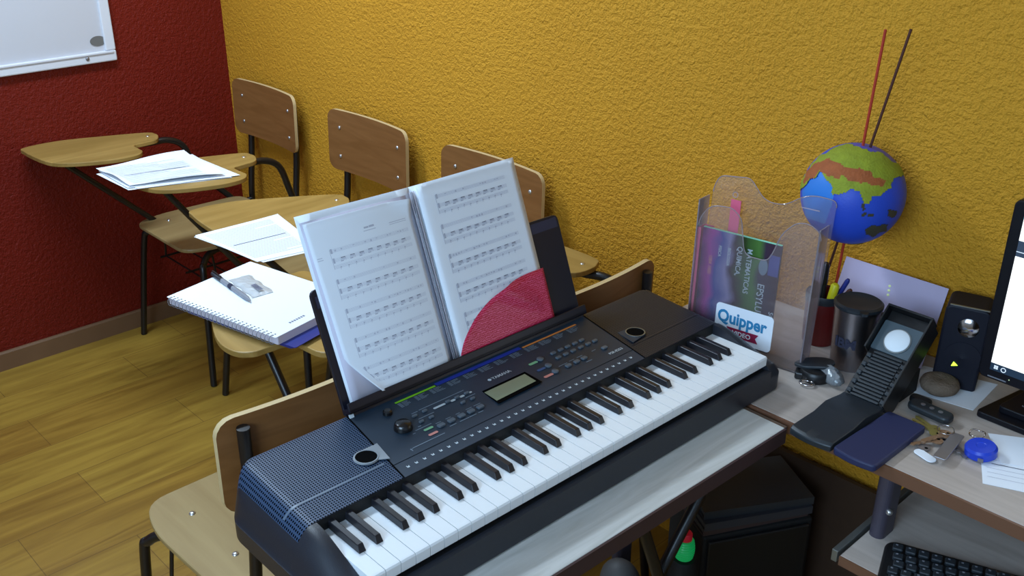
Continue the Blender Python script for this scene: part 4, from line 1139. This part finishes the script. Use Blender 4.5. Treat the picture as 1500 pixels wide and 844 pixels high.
part(MB().lathe([(.0215, .0162), (.0215, .019), (.019, .0205), (.0001, .021)], 36, LT_ @ Matrix.Translation((.039, .124, 0)), cap=False).build('disc', M['disc'], PS, smooth=40), 'round white disc')
MB().lathe([(.0235, .0161), (.0235, .0175), (.0215, .0175)], 36, LT_ @ Matrix.Translation((.039, .124, 0)), cap=False).build('disc_rim', M['rail'], PS, smooth=40)
sup = MB(); sup.box(.004, .0725, .23, .29, 0, .045); sup.build('support', M['blackmatte'], PS)

PH = thing('smartphone', 'dark blue phone lying flat at the desk front edge beside the black stand', 'phone', (2.694, -.448, .7503), (0, 0, rad(-1)))
ph = MB(); ph.prism(roundpoly([(0, .002), (.036, -.004), (.074, .002), (.0725, .172), (.004, .172)], [.008, .03, .008, .008, .008], 5), 0, .013); ph.build('body', M['navy'], PH, bev=.003)

# black compass-like folding case
CC = thing('folding_case', 'small black folding case with a metal loop on the desk by the steel mug', 'case', (2.545, -.248, .7503), (0, 0, rad(25)))
MB().lathe([(.001, 0), (.026, 0), (.029, .004), (.029, .016), (.026, .02), (.001, .021)], 32, cap=False).build('base', M['black'], CC, smooth=40)
MB().prism(closed_smooth([(-.04, .0), (-.02, .022), (.01, .026), (.03, .012), (.024, -.01), (.0, -.014), (-.025, -.014)], 5), .0, .006, Matrix.Translation((0, .006, .0215)) @ Matrix.Rotation(rad(-8), 4, 'Y')).build('lid', M['black2'], CC, bev=.0015)
MB().tube([(-.012 + .012 * math.cos(a), -.034 + .009 * math.sin(a), .005) for a in [2 * PI * i / 18 for i in range(19)]], .0022, 8).build('metal_loop', M['chrome'], CC, smooth=60)
MB().box(-.036, -.018, -.018, .006, 0, .014).build('hinge', M['black'], CC, bev=.003)
MB().box(.018, .034, -.01, .012, .002, .012).build('clasp', M['black'], CC, bev=.003)

# clear crumpled plastic
CP = thing('plastic_wrapper', 'crumpled clear plastic piece in front of the steel mug', 'wrapper', (2.577, -.243, .7503))
cp = MB(); cp.sphere((0, 0, .016), .022, 3, sc=(1.05, .7, .72))
rnd = random.Random(5)
for v in cp.bm.verts:
    n = 1 + .3 * math.sin(90 * v.co.x + 3) * math.sin(120 * v.co.y + 1) + .2 * math.sin(160 * v.co.z) + .1 * rnd.random()
    v.co.x *= n; v.co.y *= n; v.co.z = max(.0003, .016 + (v.co.z - .016) * n)
cp.build('film', M['clear'], CP, smooth=25)

# ------------------------------------------------------------------ keys
KY = thing('key_bunch', 'bunch of keys with a black car remote lying on the desk', 'keys', (2.775, -.28, .7503))
def lk(x, y): return (x - 2.775, y + .28)
def bar(p0, p1, w, z0, z1, name, m, rnd_=.004, bev=.001):
    a = Vector(lk(*p0)); b = Vector(lk(*p1)); d = b - a
    T = Matrix.Translation((a.x, a.y, 0)) @ Matrix.Rotation(math.atan2(d.y, d.x), 4, 'Z')
    return MB().prism(rrect(0, d.length, -w / 2, w / 2, min(rnd_, w * .45)), z0, z1, T).build(name, M[m], KY, bev=bev)
RMT = rm = bar((2.712, -.222), (2.789, -.228), .030, .005, .018, 'car_remote', 'black2', .012, .004); part(rm, 'black car remote')
a0 = Vector(lk(2.712, -.222)); d0 = Vector((.077, -.006)).normalized()
for k in range(3):
    q = a0 + d0 * (.024 + k * .016)
    MB().lathe([(.004, .018), (.004, .0188), (.0001, .019)], 14, Matrix.Translation((q.x, q.y, 0)), cap=False).build('remote_button', M['nickel'], RMT)
bar((2.704, -.203), (2.742, -.205), .022, .006, .017, 'remote_head', 'black', .010, .003)
def key(p_bow, p_tip, z, m, r=.0115, w=.007):
    a = Vector(lk(*p_bow)); b = Vector(lk(*p_tip)); d = b - a; L = d.length
    T = Matrix.Translation((a.x, a.y, z)) @ Matrix.Rotation(math.atan2(d.y, d.x), 4, 'Z')
    pts = [(r * math.cos(t) * .85, r * math.sin(t)) for t in lsp(.42, 2 * PI - .42, 18)]
    blade = [(r * .8, -w / 2), (L - .004, -w / 2), (L, 0)]
    n = 6
    for k in range(n): 
        x = L - .004 - (L - r - .008) * k / n
        blade += [(x, w / 2 - (.0018 if k % 2 else 0)), (x - .002, w / 2 - (.0018 if k % 2 else 0))]
    blade += [(r * .8, w / 2)]
    o = MB().prism(blade + pts, 0, .002, T).build('key', M[m], KY)
    MB().lathe([(.0001, .0021), (.0028, .0021)], 12, T @ Matrix.Translation((-r * .35, 0, 0)), cap=False).build('key_hole', M['hole'], o)
    return o
key((2.775, -.262), (2.735, -.245), .003, 'brass')
key((2.785, -.275), (2.737, -.262), .0055, 'brass')
key((2.800, -.272), (2.782, -.322), .008, 'bronze', .013, .009)
key((2.795, -.295), (2.772, -.338), .005, 'bronze', .012)
key((2.806, -.285), (2.838, -.30), .003, 'nickel', .011)
key((2.812, -.268), (2.850, -.305), .0005, 'nickel', .010)
key((2.79, -.325), (2.765, -.318), .002, 'nickel', .011)
bar((2.816, -.262), (2.826, -.352), .020, .011, .0135, 'long_key', 'nickel', .003)
part(bar((2.783, -.340), (2.820, -.352), .018, .0015, .0035, 'white_tag', 'paper', .008), 'white key tag')
MB().tube([(*[v + d for v, d in zip(lk(2.797, -.268), (.013 * math.cos(a), .013 * math.sin(a)))], .0145 + .001 * math.sin(a)) for a in [2 * PI * i / 20 for i in range(21)]], .0011, 6).build('split_ring', M['chrome'], KY, smooth=60)
BD = thing('blue_tape_case', 'round blue plastic case with a coiled ring lying beside the keys', 'case', (2.861, -.277, .752), (rad(6), rad(-5), 0))
MB().lathe([(.001, 0), (.021, 0), (.0245, .003), (.0245, .014), (.0215, .018), (.008, .0185), (.007, .0178), (.0001, .0178)], 40, cap=False).build('case', M['bluecap'], BD, smooth=35)
MB().tube([(-.026 + .012 * math.cos(a), .046 + .012 * math.sin(a), .004 + .0015 * math.sin(3 * a)) for a in [2 * PI * i / 24 for i in range(25)]], .0013, 6).build('coil_ring', M['chrome'], BD, smooth=60)
MB().tube([(-.024, .034, .004), (-.018, .022, .005), (-.014, .016, .006)], .002, 6).build('link', M['chrome'], BD, smooth=60)
MB().box(.006, .014, -.026, -.0235, .004, .010).build('catch', M['nickel'], BD)
sheet('paper_sheet', 'printed white page at the right desk edge lying below another sheet', 'paper', [(2.843, -.238), (2.896, -.350), (3.01, -.30), (2.957, -.188)], .7503, lines=8, seed=12)
sheet('paper_sheet', 'white slip of paper on top of the printed page at the right desk edge', 'paper', [(2.842, -.205), (2.893, -.278), (2.98, -.22), (2.93, -.15)], .7512, seed=13)

# ------------------------------------------------------------------ dark things under the table
PC = thing('computer_tower', 'black computer tower standing in the dark under the table', 'computer', (2.405, -.345, 0), (0, 0, rad(-28)))
MB().box(-.16, 0, 0, .25, .012, .36).build('case', M['blackmatte'], PC, bev=.006)
MB().box(.0005, .008, .01, .24, .02, .35).build('front_panel', M['black'], PC, bev=.004)
for x in (-.13, -.03):
    for y in (.03, .22): MB().lathe([(.012, 0), (.012, .012)], 14, Matrix.Translation((x, y, 0))).build('foot', M['blackmatte'], PC)
fm = [mat('dark_binder_a', (66, 48, 46), .6), mat('dark_binder_b', (54, 54, 60), .45), mat('dark_binder_c', (48, 50, 54), .45)]
for k, (lb, dx) in enumerate((('reddish brown binder lowest on the black tower under the table', 0), ('grey binder in the middle of the pile on the tower', .006), ('dark glossy binder on top of the pile on the tower', -.004))):
    bd = thing('binder', lb, 'binder', (2.403 + dx, -.343 - dx, .3605 + k * .0185), (0, 0, rad(-27 - 2 * k)), 'binders piled on the computer tower')
    q = MB(); q.box(-.155, 0, 0, .24, 0, .0022); q.box(-.155, 0, 0, .24, .0155, .018); q.box(-.0025, 0, 0, .24, .0022, .0155); q.build('cover', fm[k], bd)
    MB().box(-.152, -.004, .004, .236, .0025, .0152).build('pages', M['greybag'], bd)
GJ = thing('added_green_glow_jar', 'small made-up green lit jar with a red cap in the dark under the table', 'lamp', (2.428, -.441, .0))  # made-up jar and stand in place of a green equipment light
MB().lathe([(.001, .0), (.034, 0), (.035, .01), (.030, .02), (.026, .372), (.022, .378), (.001, .379)], 24, cap=False).build('stand', M['blackmatte'], GJ, smooth=40)  # made-up stand under the made-up jar
gl = MB(); prof = []
for k in range(17):
    z = .380 + .042 * k / 16; prof.append((.016 + .003 * math.sin(PI * k / 16) + .0012 * (k % 2), z))
gl.lathe([(.001, .3795)] + prof + [(.001, .4222)], 28, cap=False); part(gl.build('jar', M['glow'], GJ, smooth=20), 'made-up glowing green ribbed jar')
MB().lathe([(.012, .4225), (.013, .4235), (.013, .436), (.011, .439), (.001, .4395)], 24, cap=False).build('cap', M['added_redcap'], GJ, smooth=40)  # cap of the made-up jar
BG = thing('plastic_bag', 'crumpled grey plastic bag on the floor under the table', 'bag', (2.30, -.475, 0))
bg = MB(); bg.sphere((0, 0, .15), .1, 4, sc=(.62, .6, 1.6))
for v in bg.bm.verts:
    n = 1 + .13 * math.sin(40 * v.co.x + 2) * math.sin(50 * v.co.z) + .10 * math.sin(70 * v.co.y + 25 * v.co.z)
    v.co.x *= n; v.co.y *= n; v.co.z = max(.0, v.co.z)
bg.build('bag', M['greybag'], BG, smooth=35)

# ------------------------------------------------------------------ lights
def area(name, loc, rot, sx, sy, power, col):
    l = bpy.data.lights.new(name, 'AREA'); l.shape = 'RECTANGLE'; l.size = sx; l.size_y = sy; l.energy = power; l.color = col
    o = bpy.data.objects.new(name, l); COL.objects.link(o); o.location = loc; o.rotation_euler = rot; return o
area('window_light', (3.2, RY + .05, 1.9), (rad(84), 0, 0), 1.5, 1.2, 56, (.50, .74, 1.0))
area('ceiling_lamp', (.95, -1.0, RZ - .06), (0, 0, rad(90)), 1.2, .3, 38, (.64, .82, 1.0))
w = bpy.data.worlds.new('world'); SC.world = w; w.use_nodes = True
w.node_tree.nodes['Background'].inputs['Color'].default_value = (.5, .55, .6, 1); w.node_tree.nodes['Background'].inputs['Strength'].default_value = .1

# ------------------------------------------------------------------ camera
cam = bpy.data.cameras.new('camera'); co = bpy.data.objects.new('camera', cam); COL.objects.link(co)
cam.sensor_width = 36; cam.sensor_fit = 'HORIZONTAL'; cam.lens = 1475.02 / 1500 * 36; cam.clip_start = .02
co.matrix_world = Matrix.Translation(CAMP) @ MWr.to_4x4()
SC.camera = co
SC.view_settings.view_transform = 'Standard'; SC.view_settings.look = 'None'
SC.view_settings.gamma = 1; SC.view_settings.exposure = 0.32; SC.view_settings.use_curve_mapping = False
